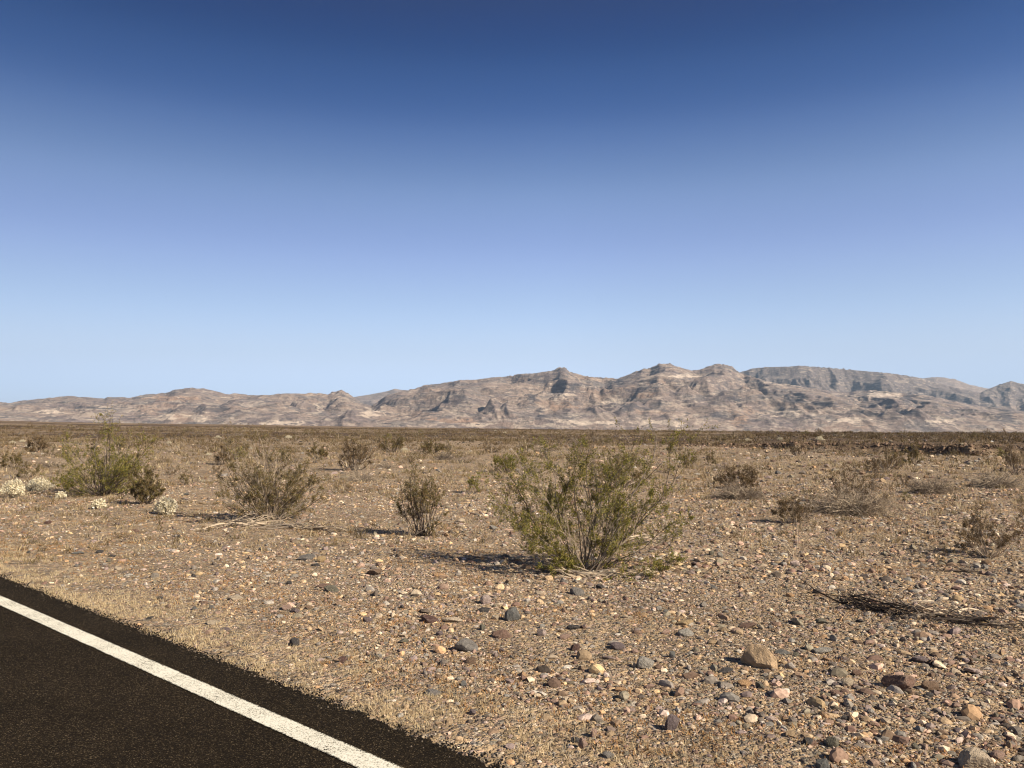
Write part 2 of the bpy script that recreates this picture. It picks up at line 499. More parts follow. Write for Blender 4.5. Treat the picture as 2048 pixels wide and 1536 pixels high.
def mountain(name, prof, u0, u1, nu, y0, y1, yc, ny, seed, rough, style):
    """eroded range between the distances y0 and y1 with its crest near yc"""
    us = np.linspace(u0, u1, nu)
    px, pv = np.array(prof).T
    pv = np.interp(1024 + us * F, px, pv)
    E = (853 - pv) / F
    ys = y0 + (y1 - y0) * np.linspace(0, 1, ny) ** 1.0
    U, Y = np.meshgrid(us, ys)
    X = U * Y
    # drainage: warped ridged noise, valleys run out towards the plain
    wx = X + 160 * fbm(X / 700, Y / 700, 3, seed + 1); wy = Y + 220 * fbm(X / 600, Y / 600, 3, seed + 2)
    rid = 0; amp = 1; tot = 0; wgt = 1
    for i, (lx, ly) in enumerate([(520, 1000), (250, 420), (120, 190), (60, 85), (30, 38), (15, 18), (8, 9)]):
        n = 1 - np.abs(pn(wx / lx, wy / ly, seed + 10 + i)) * 1.7
        n = np.clip(n, 0, 1) ** 1.3
        rid = rid + amp * n * wgt; tot += amp
        wgt = np.clip(0.4 + n * 1.0, 0, 1); amp *= 0.52
    rid = rid / tot
    yc_ = yc + 280 * pn(us * 9, us * 0 + seed, seed + 3)[None]
    t = (Y - y0) / (yc_ - y0)
    ramp_ = np.where(t < 1, np.clip(t, 0, 1) ** 0.80, np.clip(1 - (t - 1) * 0.7, 0, 1))
    top = E[None] * yc_
    rel = rough * 0.70 * (1 - 0.80 * sstep(0.70, 0.98, t))
    base = ramp_ * top
    if style == 'front':      # rows of hills, one behind the other, each with its own peaks
        base = base * (0.78 + 0.22 * sstep(0.7, 1.0, t))
        for k_, (yk, fr, lam, wk) in enumerate([(2860, 0.13, 110, 110), (3000, 0.21, 150, 140), (3180, 0.30, 200, 180), (3400, 0.40, 250, 220), (3640, 0.51, 300, 250), (3900, 0.62, 380, 280)]):
            yr = yk + 90 * pn(X / 420, X * 0 + k_, seed + 70 + k_)
            pk = 1 - np.abs(pn(wx / lam + 5.3 * k_, wx * 0 + k_, seed + 80 + k_)) * 1.5 + 0.25 * pn(wx / (lam * 0.35), wx * 0 + k_, seed + 90 + k_)
            tent = np.clip(1 - np.abs(wy - yr) / (wk * (0.8 + 0.6 * pk)), 0, 1) ** 1.15
            base = np.maximum(base, fr * top * (0.45 + 0.75 * pk) * tent + 0.55 * base)
    H = base * (1 + 0.9 * (rid - 0.45) * rel) + sstep(0, 0.12, t) * (rid - 0.25) * 60 * rough - 26 * (1 - sstep(0, 0.10, t))
    # step the slopes into ledges
    ledge = 22 + 10 * fbm(X / 900, Y / 900, 2, seed + 40)
    hs = H / ledge + 0.8 * fbm(X / 300, Y / 300, 3, seed + 41)
    H = H + 0.30 * ledge * (sstep(0.55, 0.95, hs - np.floor(hs)) - (hs - np.floor(hs))) * sstep(0.05, 0.3, t)
    m = (H / Y).max(0)
    sc = gauss(E, 30) / gauss(m, 30)
    H = np.where(H > 0, H * sc[None], H)
    # rows in front stay below the crest line, the crest itself meets the traced skyline
    a = H / Y / np.maximum(E[None], 1e-4)
    lim = 0.80 + 0.2 * sstep(0.80, 1.0, t)
    H = np.where(a > lim, (lim + (a - lim) * 0.25) * E[None] * Y, H)
    j = np.abs(t - 1).argmin(0)
    d = E * ys[j] - gauss(H[j, np.arange(nu)], 2)
    H = H + d[None] * np.exp(-((Y - ys[j][None]) / (0.085 * yc)) ** 2)
    over = (H / Y).max(0) / E
    H = np.where(H > 0, H * (1 - (1 - 1 / np.maximum(gauss(over, 3), 0.8))[None] * sstep(0.3, 0.9, t)), H)
    H[0] = -60
    # colour of the rock: tilted beds, pale ash patches, dark basalt, rusty tan slopes
    dHx = np.gradient(H, axis=1) / np.maximum(np.gradient(X, axis=1), 1e-3)
    dHy = np.gradient(H, axis=0) / np.gradient(Y, axis=0)
    slope = np.hypot(dHx, dHy)
    hn = H / np.maximum(top, 1)
    tan = np.array([0.315, 0.245, 0.195]); mauve = np.array([0.225, 0.18, 0.16]); grey = np.array([0.19, 0.17, 0.155])
    cream = np.array([0.60, 0.50, 0.39]); dark = np.array([0.070, 0.066, 0.070]); rust = np.array([0.38, 0.26, 0.18])
    n1 = fbm(X / 260, (Y + H * 3) / 400, 5, seed + 50); n2 = fbm(X / 80 + H / 40, H / 20 + Y / 200, 5, seed + 51)
    n3 = fbm(X / 120, H / 36 + Y / 300, 5, seed + 52); n4 = fbm(X / 45, H / 16 + Y / 170, 5, seed + 53)

    def lerp(a, b, w): return a + (b - a) * w[..., None]
    c = lerp(np.broadcast_to(tan, H.shape + (3,)), mauve, sstep(-0.2, 0.3, n1))
    c = lerp(c, grey, 0.8 * sstep(0.0, 0.35, n3))
    c = lerp(c, rust, 0.45 * sstep(0.18, 0.42, fbm(X / 260, H / 80 + Y / 600, 4, seed + 54)))
    bed = sstep(0.1, 0.3, n2)
    if style == 'front':
        low = 1 - sstep(0.15, 0.75, hn)
        c = lerp(c, cream, 0.36 * bed * np.clip(0.35 + 0.6 * low, 0, 1))
        c = lerp(c, cream, 0.5 * sstep(0.26, 0.40, n4 + 0.14 * (1 - sstep(0.0, 0.14, hn))))
        dk = sstep(0.24, 0.34, fbm(X / 55, H / 15 + Y / 130, 5, seed + 55) + 0.10 * np.clip(slope - 0.6, -0.5, 1))
        c = lerp(c, dark * 1.3, 0.65 * dk)
        # outcrops of a size of their own: (place along the range, height, half length, half thickness)
        px_, pv_ = 1024 + U * F, 853 - H / Y * F
        for lst, colr, amt in ((CREAM_BEDS, cream * 1.1, 0.85), (RUST_BEDS, rust, 0.8), (DARK_BEDS, dark * 1.25, 0.8)):
            w_ = 0
            for a, b, sa, sb in lst:
                w_ = np.maximum(w_, np.exp(-((px_ - a) / sa) ** 2 - ((pv_ - b) / sb) ** 2))
            c = lerp(c, colr, amt * sstep(0.34, 0.52, w_ * 0.9 + 1.1 * n4 + 0.5 * n2))
    elif style == 'mid':
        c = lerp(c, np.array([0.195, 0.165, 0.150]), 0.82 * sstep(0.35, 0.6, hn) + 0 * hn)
        c = lerp(c, cream * 0.8, 0.5 * bed * (1 - sstep(0.4, 0.7, hn)))
        c = lerp(c, dark, 0.5 * sstep(0.10, 0.35, fbm(X / 34, H / 160 + Y / 500, 5, seed + 71)))
    else:
        c = lerp(c, np.array([0.30, 0.235, 0.19]), np.full(H.shape, 0.75))
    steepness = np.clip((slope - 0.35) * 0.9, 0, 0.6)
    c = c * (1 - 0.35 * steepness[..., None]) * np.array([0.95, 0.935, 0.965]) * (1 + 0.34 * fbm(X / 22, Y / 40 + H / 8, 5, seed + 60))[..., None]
    co = np.stack([X, Y, H + EYE], -1).reshape(-1, 3)
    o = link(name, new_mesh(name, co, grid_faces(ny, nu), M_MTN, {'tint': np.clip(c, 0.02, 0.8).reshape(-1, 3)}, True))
    tag(o, kind='structure')


mountain('mountain_range', SKY_FRONT, -0.95, 0.95, 1500, 2700, 5000, 4200, 560, 100, 1.0, 'front')
mountain('ridge', SKY_MID, 0.08, 0.98, 700, 5000, 6600, 5700, 220, 230, 1.0, 'mid')
mountain('far_hills', SKY_FAR, -0.95, 0.98, 700, 7000, 8800, 8000, 110, 340, 0.7, 'far')


# ------------------------------------------------------------------ branches and leaves
def nrm(v): return v / np.maximum(np.linalg.norm(v, axis=-1, keepdims=True), 1e-9)


def grow(p0, d0, ln, K, kink, up, rng):
    B = len(p0); P = np.zeros((B, K, 3)); P[:, 0] = p0; d = nrm(d0)
    for i in range(1, K):
        d = nrm(d + kink * rng.normal(size=(B, 3)) + np.array([0, 0, up]))
        P[:, i] = P[:, i - 1] + d * (ln / (K - 1))[:, None]
    return P


def tubes(P, R, S=4):
    B, K, _ = P.shape
    T = np.gradient(P, axis=1) if K > 2 else np.repeat((P[:, 1:] - P[:, :1]), 2, 1)
    T = nrm(T)
    ref = np.where(np.abs(T[..., 2:3]) > 0.9, np.array([1.0, 0, 0]), np.array([0, 0, 1.0]))
    A = nrm(np.cross(T, ref)); Bn = np.cross(T, A)
    ang = np.arange(S) * 2 * math.pi / S
    V = P[:, :, None] + R[:, :, None, None] * (A[:, :, None] * np.cos(ang)[:, None] + Bn[:, :, None] * np.sin(ang)[:, None])
    i = (np.arange(B)[:, None, None] * K + np.arange(K - 1)[None, :, None]) * S
    s = np.arange(S)[None, None]; s2 = (s + 1) % S
    Fq = np.stack([i + s, i + s2, i + S + s2, i + S + s], -1).reshape(-1, 4)
    return V.reshape(-1, 3), Fq


def along(P, b, t):
    """points and directions on branches b at the fractions t"""
    K = P.shape[1]; f = t * (K - 1); i = np.minimum(f.astype(int), K - 2); w = (f - i)[:, None]
    return P[b, i] * (1 - w) + P[b, i + 1] * w, nrm(P[b, i + 1] - P[b, i])


class Bag:
    def __init__(s): s.v, s.f, s.c, s.n = [], [], [], 0

    def add(s, V, Fq, C):
        s.v.append(V); s.f.append(Fq + s.n); s.c.append(np.broadcast_to(C, (len(V), 3))); s.n += len(V)

    def mesh(s, name, mat):
        by = {}
        for f in s.f: by.setdefault(f.shape[1], []).append(f)
        return new_mesh(name, np.concatenate(s.v), [np.concatenate(x) for x in by.values()], mat, {'tint': np.concatenate(s.c)})


def leaves(P, size, cols, rng, spread=0.0):
    """little diamond leaves at the points P"""
    N = len(P); P = P + rng.normal(size=P.shape) * spread
    a = nrm(rng.normal(size=(N, 3)) + np.array([0, 0, 0.6])); b = nrm(np.cross(a, rng.normal(size=(N, 3))))
    s = size * rng.uniform(0.6, 1.4, (N, 1))
    V = np.stack([P, P + a * s * 0.5 + b * s * 0.28, P + a * s, P + a * s * 0.5 - b * s * 0.28], 1).reshape(-1, 3)
    c = cols[rng.integers(0, len(cols), N)] * rng.uniform(0.75, 1.25, (N, 1))
    return V, np.arange(4 * N).reshape(N, 4), np.repeat(c, 4, 0)


GREEN = np.array([[0.21, 0.20, 0.042], [0.14, 0.14, 0.032], [0.30, 0.265, 0.06], [0.10, 0.098, 0.026], [0.31, 0.23, 0.07]])
OLIVE = np.array([[0.150, 0.125, 0.050], [0.115, 0.100, 0.042], [0.20, 0.145, 0.060], [0.16, 0.10, 0.045]])
BROWN = np.array([[0.175, 0.115, 0.060], [0.13, 0.088, 0.050], [0.22, 0.15, 0.085], [0.13, 0.10, 0.05]])
GREY = np.array([[0.34, 0.29, 0.23], [0.26, 0.22, 0.18], [0.42, 0.35, 0.27]])
PALE = np.array([[0.74, 0.66, 0.48], [0.82, 0.76, 0.60], [0.64, 0.56, 0.40], [0.78, 0.69, 0.48]])
BARK_L = np.array([0.43, 0.345, 0.25]); BARK_D = np.array([0.10, 0.076, 0.060]); BARK_G = np.array([0.25, 0.205, 0.16])


def shrub_meshes(key, h, w, seed, stems=22, leaf=GREEN, nleaf=9000, lsize=0.015, tips=None, bark=(BARK_D, BARK_G, BARK_L),
                 sides=4, twig=1.0, bare=0.12, base_w=0.12, lo=0.3, kink=0.16, nt=8):
    """open desert shrub: kinked stems fanning out of one base, twigs near their ends, small leaves on the twigs"""
    rng = np.random.default_rng(seed)
    wood, fol = Bag(), Bag()
    n = stems
    th = rng.uniform(0, 2 * math.pi, n); rad = np.sqrt(rng.uniform(0.02, 1, n))
    tip = np.stack([np.cos(th) * rad * w / 2, np.sin(th) * rad * w / 2,
                    h * (rng.uniform(0.55, 1.0, n) * np.sqrt(np.clip(1.08 - rad ** 2, 0.08, 1)))], 1)
    if tips is not None:
        tip = np.concatenate([np.array(tips, float), tip]); n = len(tip)
    base = np.stack([rng.normal(size=n) * base_w, rng.normal(size=n) * base_w, np.full(n, -0.03)], 1)
    base[:, :2] = base[:, :2] * 0.6 + tip[:, :2] * 0.08
    L = np.linalg.norm(tip - base, axis=1)
    K = 9
    out = nrm(tip - base)
    P = grow(base, out * np.array([1.25, 1.25, 1.0]), L, K, kink, 0.03, rng)
    err = tip - P[:, -1]
    P = P + err[:, None] * (np.linspace(0, 1, K) ** 1.0)[None, :, None]
    r0 = 0.0055 * h / 1.2 * rng.uniform(0.7, 1.8, n) * twig
    R = r0[:, None] * np.linspace(1.25, 0.35, K)[None]
    bark = np.array(bark)
    bc = bark[rng.integers(0, len(bark), n)]
    V, Fq = tubes(P, R, sides); wood.add(V, Fq, np.repeat(bc, K * sides, 0))
    # twigs
    m2 = n * nt
    b = rng.integers(0, n, m2); t = rng.uniform(lo, 1.0, m2) ** 0.8
    p, d = along(P, b, t)
    d2 = nrm(d + 0.75 * rng.normal(size=(m2, 3)) + np.array([0, 0, 0.25]))
    L2 = L[b] * rng.uniform(0.10, 0.30, m2) * (1.25 - 0.5 * t)
    P2 = grow(p, d2, L2, 5, 0.25, 0.10, rng)
    P2[..., 2] = np.maximum(P2[..., 2], 0.01)
    R2 = (0.0019 * h / 1.2 * twig) * np.linspace(1.1, 0.5, 5)[None] * rng.uniform(0.7, 1.3, (m2, 1))
    V, Fq = tubes(P2, R2, 3); wood.add(V, Fq, np.repeat(bc[b] * 0.9, 15, 0))
    m3 = m2 * 3
    b3 = rng.integers(0, m2, m3); t3 = rng.uniform(0.25, 1, m3)
    p, d = along(P2, b3, t3)
    P3 = grow(p, nrm(d + 0.8 * rng.normal(size=(m3, 3)) + np.array([0, 0, 0.3])), L2[b3] * rng.uniform(0.25, 0.6, m3), 3, 0.3, 0.1, rng)
    P3[..., 2] = np.maximum(P3[..., 2], 0.01)
    R3 = np.full((m3, 3), 0.0011 * h / 1.2 * twig) * np.array([1, 0.9, 0.6])
    V, Fq = tubes(P3, R3, 3); wood.add(V, Fq, np.repeat(bc[b[b3]] * 0.85, 9, 0))
    # leaves, missing altogether from a few bare stems and from some twigs
    if nleaf:
        ok = (rng.uniform(size=n) > bare)[b] & (rng.uniform(size=m2) > 0.22)
        c3 = np.where(ok[b3])[0]
        q = c3[rng.integers(0, len(c3), int(nleaf * 0.75))]
        lp, _ = along(P3, q, rng.uniform(0.1, 1, len(q)))
        c2 = np.where(ok)[0]
        q2 = c2[rng.integers(0, len(c2), int(nleaf * 0.25))]
        lp2, _ = along(P2, q2, rng.uniform(0.3, 1, len(q2)))
        fol.add(*leaves(np.concatenate([lp, lp2]), lsize, leaf, rng, lsize * 0.5))
        fm = fol.mesh(key + '_foliage', M_LEAF)
    else:
        fm = None
    return wood.mesh(key + '_branches', M_WOOD), fm


def mound_meshes(key, h, w, seed, n=260, cols=(BARK_L, BARK_G, BARK_L * 0.8), rad=0.0035, fol=0):
    """low dead mound: thin pale stems arching up and drooping back down"""
    rng = np.random.default_rng(seed); bag = Bag()
    th = rng.uniform(0, 2 * math.pi, n); rr = rng.uniform(0, 0.25, n) * w
    p = np.stack([np.cos(th) * rr, np.sin(th) * rr, np.zeros(n)], 1)
    d = np.stack([np.cos(th + rng.normal(size=n) * .5), np.sin(th + rng.normal(size=n) * .5), rng.uniform(0.5, 2.2, n)], 1)
    L = np.hypot(w * 0.42, h) * rng.uniform(0.5, 1.1, n)
    P = grow(p, d, L, 7, 0.28, -0.17, rng); P[..., 2] = np.abs(P[..., 2]) * np.minimum(1, h / max(P[..., 2].max(), 1e-3))
    V, Fq = tubes(P, rad * rng.uniform(0.5, 1.5, (n, 1)) * np.linspace(1.2, 0.4, 7)[None], 3)
    bc = np.array(cols)[rng.integers(0, len(cols), n)]
    bag.add(V, Fq, np.repeat(bc, 21, 0))
    m = n * 4
    b = rng.integers(0, n, m); p, d = along(P, b, rng.uniform(0.2, 1, m))
    P2 = grow(p, nrm(d + 0.9 * rng.normal(size=(m, 3))), L[b] * rng.uniform(0.15, 0.4, m), 4, 0.3, -0.05, rng)
    P2[..., 2] = np.abs(P2[..., 2])
    V, Fq = tubes(P2, np.full((m, 4), rad * 0.4), 3); bag.add(V, Fq, np.repeat(bc[b] * 0.85, 12, 0))
    fm = None
    if fol:
        f2 = Bag(); q = rng.integers(0, m, fol); lp, _ = along(P2, q, rng.uniform(0, 1, fol))
        f2.add(*leaves(lp, 0.018, BROWN * 0.9, rng, 0.01)); fm = f2.mesh(key + '_foliage', M_LEAF)
    return bag.mesh(key + '_branches', M_WOOD), fm


def pale_meshes(key, h, w, seed, n=2600):
    """compact cushion of pale dry leaves on short stems"""
    rng = np.random.default_rng(seed)
    wood, fol = Bag(), Bag()
    m = 140
    th = rng.uniform(0, 2 * math.pi, m); rad = np.sqrt(rng.uniform(0, 1, m))
    lump = 1 + 0.25 * np.sin(3 * th + seed) * rad
    tip = np.stack([np.cos(th) * rad * w / 2 * lump, np.sin(th) * rad * w / 2 * lump, h * np.sqrt(np.clip(1.05 - rad ** 2, 0.05, 1)) * rng.uniform(0.8, 1.05, m)], 1)
    base = tip * np.array([0.25, 0.25, 0])
    P = grow(base, tip - base, np.linalg.norm(tip - base, axis=1), 5, 0.15, 0, rng)
    P += (tip - P[:, -1])[:, None] * np.linspace(0, 1, 5)[None, :, None]
    V, Fq = tubes(P, 0.004 * np.linspace(1, 0.5, 5)[None].repeat(m, 0), 3)
    wood.add(V, Fq, np.repeat(PALE[rng.integers(0, 4, m)] * 0.6, 15, 0))
    q = rng.integers(0, m, n); lp, _ = along(P, q, rng.uniform(0.55, 1, n))
    fol.add(*leaves(lp, 0.040, PALE, rng, 0.022 * w / 0.5))
    return wood.mesh(key + '_branches', M_WOOD), fol.mesh(key + '_foliage', M_LEAF)


def plant(name, meshes, p, label, cat, group, rz=0.0, sc=(1, 1, 1), parts=True):
    root = bpy.data.objects.new(name, None); COL.objects.link(root)
    root.empty_display_size = 0.1
    root.location = p; root.rotation_euler = (0, 0, rz); root.scale = sc
    tag(root, label, cat, group)
    link('branches', meshes[0], root)
    if meshes[1]: link('foliage', meshes[1], root)
    return root


def px_m(p):
    """metres per photo pixel at the point p"""
    return p[1] / F


SHRUBS = []      # (x, y, half width) of everything planted, to keep stones and later shrubs clear
LAND = []        # landmarks used in labels


def put(kind, u, v, wpx, hpx, seed, label, group, **kw):
    p = at(u, v); k = px_m(p)
    h, w = hpx * k, wpx * k
    fn = {'creosote_bush': shrub_meshes, 'dry_shrub': shrub_meshes, 'bare_shrub': shrub_meshes, 'dead_shrub': mound_meshes, 'pale_shrub': pale_meshes}[kind]
    ms = fn(kind + str(seed), h, w, seed, **kw)
    p[2] -= 0.01
    SHRUBS.append((p[0], p[1], w / 2))
    plant(kind, ms, p, label, 'shrub', group)
    return p


G1 = 'creosote bushes on the gravel plain'
G2 = 'dry shrubs on the gravel plain'
G3 = 'small pale cushion shrubs'
# the big creosote bush: tips read off its clumps (metres left/right, towards/away, up)
BIG_TIPS = [(-.92, .1, 1.22), (-.80, -.1, 1.30), (-.72, .2, 1.12), (-.98, -.2, .78), (-1.0, .1, .55), (-.86, .3, .95), (-.62, -.3, 1.05),
            (-.45, .2, 1.36), (-.38, -.1, 1.18), (-.05, .1, 1.48), (.05, -.1, 1.42), (-.12, .3, 1.52), (.12, .2, 1.35), (.02, -.3, 1.20),
            (.55, .1, 1.42), (.62, .2, 1.50), (.76, 0, 1.64), (.50, -.2, 1.25), (1.10, .1, 1.50), (1.00, .3, 1.40), (.85, -.1, 1.22),
            (.30, .1, 1.15), (.36, -.3, .98), (.70, -.2, .85), (.98, -.2, .92), (1.18, 0, .60), (1.30, .2, .56), (.92, -.5, .22), (.75, -.6, .16),
            (-.60, -.4, .30), (-.78, -.2, .36), (-.50, -.5, .18), (-.66, .2, .62), (1.02, -.1, .18), (.20, -.5, .55), (-.25, -.5, .62),
            (-.35, .3, .82), (-.20, .1, .95), (.20, .3, .86)]
BIG = put('creosote_bush', 1170, 1143, 310, 225, 11, 'largest bush, green open creosote with grey kinked stems, nearest the road', G1,
          stems=16, tips=BIG_TIPS, nleaf=72000, lsize=0.0150, bare=0.08, base_w=0.10, lo=0.15, kink=0.26, twig=0.8, nt=17, bark=(BARK_D, BARK_D, BARK_G, BARK_L))
LAND.append(('the largest green bush', BIG))
LB = put('creosote_bush', 205, 990, 190, 122, 12, 'leafy green bush behind the pale cushion shrubs at the left', G1, stems=52, nleaf=34000, lsize=0.022, twig=1.0, bare=0.03, lo=0.12, nt=12, bark=(BARK_D, BARK_D, BARK_G),
         tips=[(-.6, 0, 1.2), (-1.0, 0, 1.1), (-.9, 0, 1.35), (1.15, 0, 1.25), (.1, .1, 1.95), (.2, 0, 1.85), (.1, .1, 1.75), (-.1, 0, 1.65), (.75, 0, 1.5), (.9, .1, 1.3), (.6, .2, 1.4), (0, 0, 1.8), (1.05, 0, 1.0), (-.8, 0, .8)])
LAND.append(('the leafy green bush at the left', LB))
put('creosote_bush', 290, 1008, 75, 78, 13, 'smaller olive bush touching the leafy green bush at the left', G1, stems=34, nleaf=15000, leaf=OLIVE, lsize=0.021, twig=1.0, bark=(BARK_D, BARK_D, BARK_G))
OB = put('creosote_bush', 540, 1040, 225, 165, 14, 'wide olive brown bush with fallen grey sticks round its foot', G1, stems=46, nleaf=38000, leaf=OLIVE * 1.15, lsize=0.018, twig=0.9, bare=0.15, lo=0.12, nt=12, bark=(BARK_D, BARK_G, BARK_L),
         tips=[(-.75, 0, 1.38), (-.68, .1, 1.25), (-.62, 0, 1.32), (-.7, -.1, .9), (-.35, 0, 1.4), (-.2, 0, 1.45), (-.28, .1, 1.55), (-.85, 0, 1.5), (-.78, .1, 1.4), (0, 0, 1.3), (1.0, 0, .8), (-.9, 0, .8), (.1, 0, 1.1), (.45, 0, 1.0), (.6, 0, .95), (.55, 0, .8), (.7, .1, .7), (.85, 0, .6), (.9, -.1, .4), (.3, 0, .75)])
LAND.append(('the wide olive brown bush', OB))
MB = put('creosote_bush', 840, 1072, 104, 142, 15, 'slim upright olive bush between the two widest bushes', G1, stems=28, nleaf=10500, leaf=OLIVE * 1.2, lsize=0.017, twig=0.9, nt=10, bark=(BARK_D, BARK_D, BARK_G),
         tips=[(-.05, 0, 1.05), (-.1, 0, .98), (.15, 0, .85), (-.3, 0, .75), (.3, 0, .7)])
LAND.append(('the slim upright bush', MB))
put('dry_shrub', 705, 940, 75, 75, 16, 'tall feathery brown shrub behind and right of the wide olive bush', G2, stems=26, nleaf=6000, leaf=BROWN, lsize=0.034, twig=2.0)
put('dead_shrub', 725, 962, 70, 34, 17, 'bleached straw coloured stems in front of the feathery brown shrub', G2, n=120, rad=0.006)
put('creosote_bush', 955, 985, 50, 48, 18, 'small green sprig left of the largest bush', G1, stems=12, nleaf=1600, lsize=0.026, twig=1.5)
put('dry_shrub', 1245, 975, 150, 62, 19, 'broad brown shrub partly hidden behind the largest bush', G2, stems=36, nleaf=9000, leaf=OLIVE, lsize=0.028, twig=1.8)
put('bare_shrub', 1060, 960, 80, 55, 20, 'leafless grey shrub seen through the left side of the largest bush', G2, stems=22, nleaf=500, leaf=BROWN, lsize=0.02, twig=2.2, bark=(BARK_G, BARK_L, BARK_G))
put('dry_shrub', 1375, 935, 50, 38, 21, 'small brown shrub just beyond the right tips of the largest bush', G2, stems=16, nleaf=1800, leaf=OLIVE, lsize=0.036, twig=2.2)
put('dry_shrub', 1420, 932, 26, 34, 22, 'narrow green brown tuft right of the small brown shrub', G2, stems=10, nleaf=900, leaf=OLIVE, lsize=0.036, twig=2)
put('dead_shrub', 1478, 997, 92, 34, 23, 'low tangled grey mound below a brown shrub, right of centre', G2, n=340, rad=0.006, cols=(BARK_G, BARK_L, BARK_D * 1.4), fol=2500)
put('dry_shrub', 1480, 978, 105, 52, 24, 'wide brown shrub standing behind the low tangled grey mound', G2, stems=38, nleaf=11000, leaf=BROWN, lsize=0.026, twig=1.6, bark=(BARK_L, BARK_G, BARK_L))
RM = put('dead_shrub', 1700, 1026, 125, 66, 25, 'biggest grey dead mound with pale arching stems at the right', G2, n=420, rad=0.006, fol=5200)
LAND.append(('the biggest grey dead mound', RM))
put('dry_shrub', 1715, 1012, 115, 92, 26, 'thin brown shrub rising through the biggest grey dead mound', G2, stems=34, nleaf=7000, leaf=BROWN, lsize=0.022, twig=1.6, bark=(BARK_L, BARK_G, BARK_L))
put('dry_shrub', 1583, 1045, 95, 55, 27, 'sparse grey brown shrub left of the biggest grey dead mound', G2, stems=30, nleaf=6500, leaf=BROWN, lsize=0.019, twig=1.4)
put('dead_shrub', 1858, 986, 66, 36, 28, 'dark upright dead tuft beyond the biggest mound, to its right', G2, n=300, rad=0.006, cols=(BARK_G, BARK_D * 1.5, BARK_L), fol=3000)
put('dry_shrub', 1768, 944, 80, 45, 29, 'twiggy grey brown shrub beyond the biggest grey dead mound', G2, stems=28, nleaf=3200, leaf=BROWN, lsize=0.034, twig=2.4, bark=(BARK_L, BARK_G, BARK_L))
put('dry_shrub', 1828, 930, 40, 42, 30, 'yellowish upright shrub left of the right gully', G2, stems=18, nleaf=2600, leaf=OLIVE * 1.2, lsize=0.036, twig=2)
put('dead_shrub', 1988, 973, 84, 34, 31, 'low grey arching mound near the right edge of the view', G2, n=240, rad=0.007, cols=(BARK_G, BARK_L, BARK_G))
put('dry_shrub', 2030, 950, 60, 62, 32, 'upright brown shrub with one leaning grey stem at the right edge', G2, stems=16, nleaf=2600, leaf=BROWN, lsize=0.03, twig=2.6, bark=(BARK_G, BARK_L, BARK_G))
RB = put('dry_shrub', 1975, 1112, 120, 98, 33, 'open brown shrub on thin pale stems, nearest the right edge', G2, stems=30, nleaf=8500, leaf=BROWN, lsize=0.016, twig=1.3, bark=(BARK_L, BARK_G, BARK_L), base_w=0.04,
         tips=[(.45, 0, .55), (.5, 0, .35), (-.35, 0, .6), (-.3, 0, .3)])
LAND.append(('the open brown shrub at the right', RB))
BT = put('bare_shrub', 1592, 1110, 80, 70, 34, 'nearly leafless shrub of long pale twigs, one stem twice as tall', G2, stems=7, nleaf=350, leaf=BROWN, lsize=0.012, twig=1.3, bark=(BARK_L * 1.25, BARK_L, BARK_L * 1.1), base_w=0.02,
         tips=[(.20, 0, .74), (.02, 0, .52), (-.28, 0, .42)])
LAND.append(('the nearly leafless pale shrub', BT))
put('pale_shrub', 28, 995, 44, 36, 41, 'tall round pale cushion shrub, leftmost of the cream ones', G3, n=2600)
PC = put('pale_shrub', 77, 981, 52, 23, 42, 'wide flat pale cushion shrub beside the leftmost round one', G3, n=2600)
LAND.append(('the flat pale cushion shrub', PC))
PC2 = put('pale_shrub', 332, 1028, 44, 32, 43, 'nearest pale cushion shrub, in front of the smaller olive bush', G3, n=2400)
LAND.append(('the nearest pale cushion shrub', PC2))
put('pale_shrub', 196, 1017, 28, 18, 44, 'small pale tuft in front of the leafy green bush', G3, n=900)
put('pale_shrub', 121, 997, 20, 14, 45, 'tiny pale tuft right of the flat pale cushion shrub', G3, n=500)
put('dry_shrub', 20, 935, 60, 32, 46, 'dark green brown shrub at the left edge beyond the pale cushions', G2, stems=20, nleaf=3000, leaf=OLIVE, lsize=0.034, twig=2)
put('dry_shrub', 76, 905, 46, 34, 47, 'rusty brown rounded shrub far out at the left', G2, stems=26, nleaf=5000, leaf=BROWN, lsize=0.05, twig=2.5)
put('dry_shrub', 375, 970, 40, 32, 48, 'small green sprig right of the leafy bush at the left', G2, stems=10, nleaf=900, leaf=OLIVE, lsize=0.024, twig=1.6)
put('dry_shrub', 55, 955, 60, 30, 49, 'loose olive shrub just behind the flat pale cushion shrub', G2, stems=18, nleaf=1900, leaf=OLIVE, lsize=0.026, twig=1.6)
put('bare_shrub', 693, 985, 36, 26, 50, 'small rusty twiggy shrub in front of the bleached straw stems', G2, stems=10, nleaf=700, leaf=BROWN * 1.2, lsize=0.02, twig=1.4)
put('dry_shrub', 445, 930, 60, 40, 51, 'yellow brown shrub behind the left tips of the wide olive bush', G2, stems=20, nleaf=3000, leaf=BROWN * 1.1, lsize=0.036, twig=2)
put('dry_shrub', 785, 905, 66, 36, 52, 'rounded olive shrub far behind the slim upright bush', G2, stems=24, nleaf=3600, leaf=OLIVE, lsize=0.05, twig=2.6)
put('dry_shrub', 860, 908, 60, 36, 53, 'dense olive shrub right of the rounded olive one, far out', G2, stems=24, nleaf=3600, leaf=OLIVE, lsize=0.05, twig=2.6)
put('dry_shrub', 635, 918, 46, 32, 54, 'grey green shrub left of the feathery brown shrub, far out', G2, stems=18, nleaf=2200, leaf=OLIVE, lsize=0.042, twig=2.4)
put('dead_shrub', 890, 920, 36, 18, 55, 'dark flat dead tuft in front of the dense olive far shrub', G2, n=120, rad=0.01, cols=(BARK_G, BARK_D * 1.6, BARK_G))
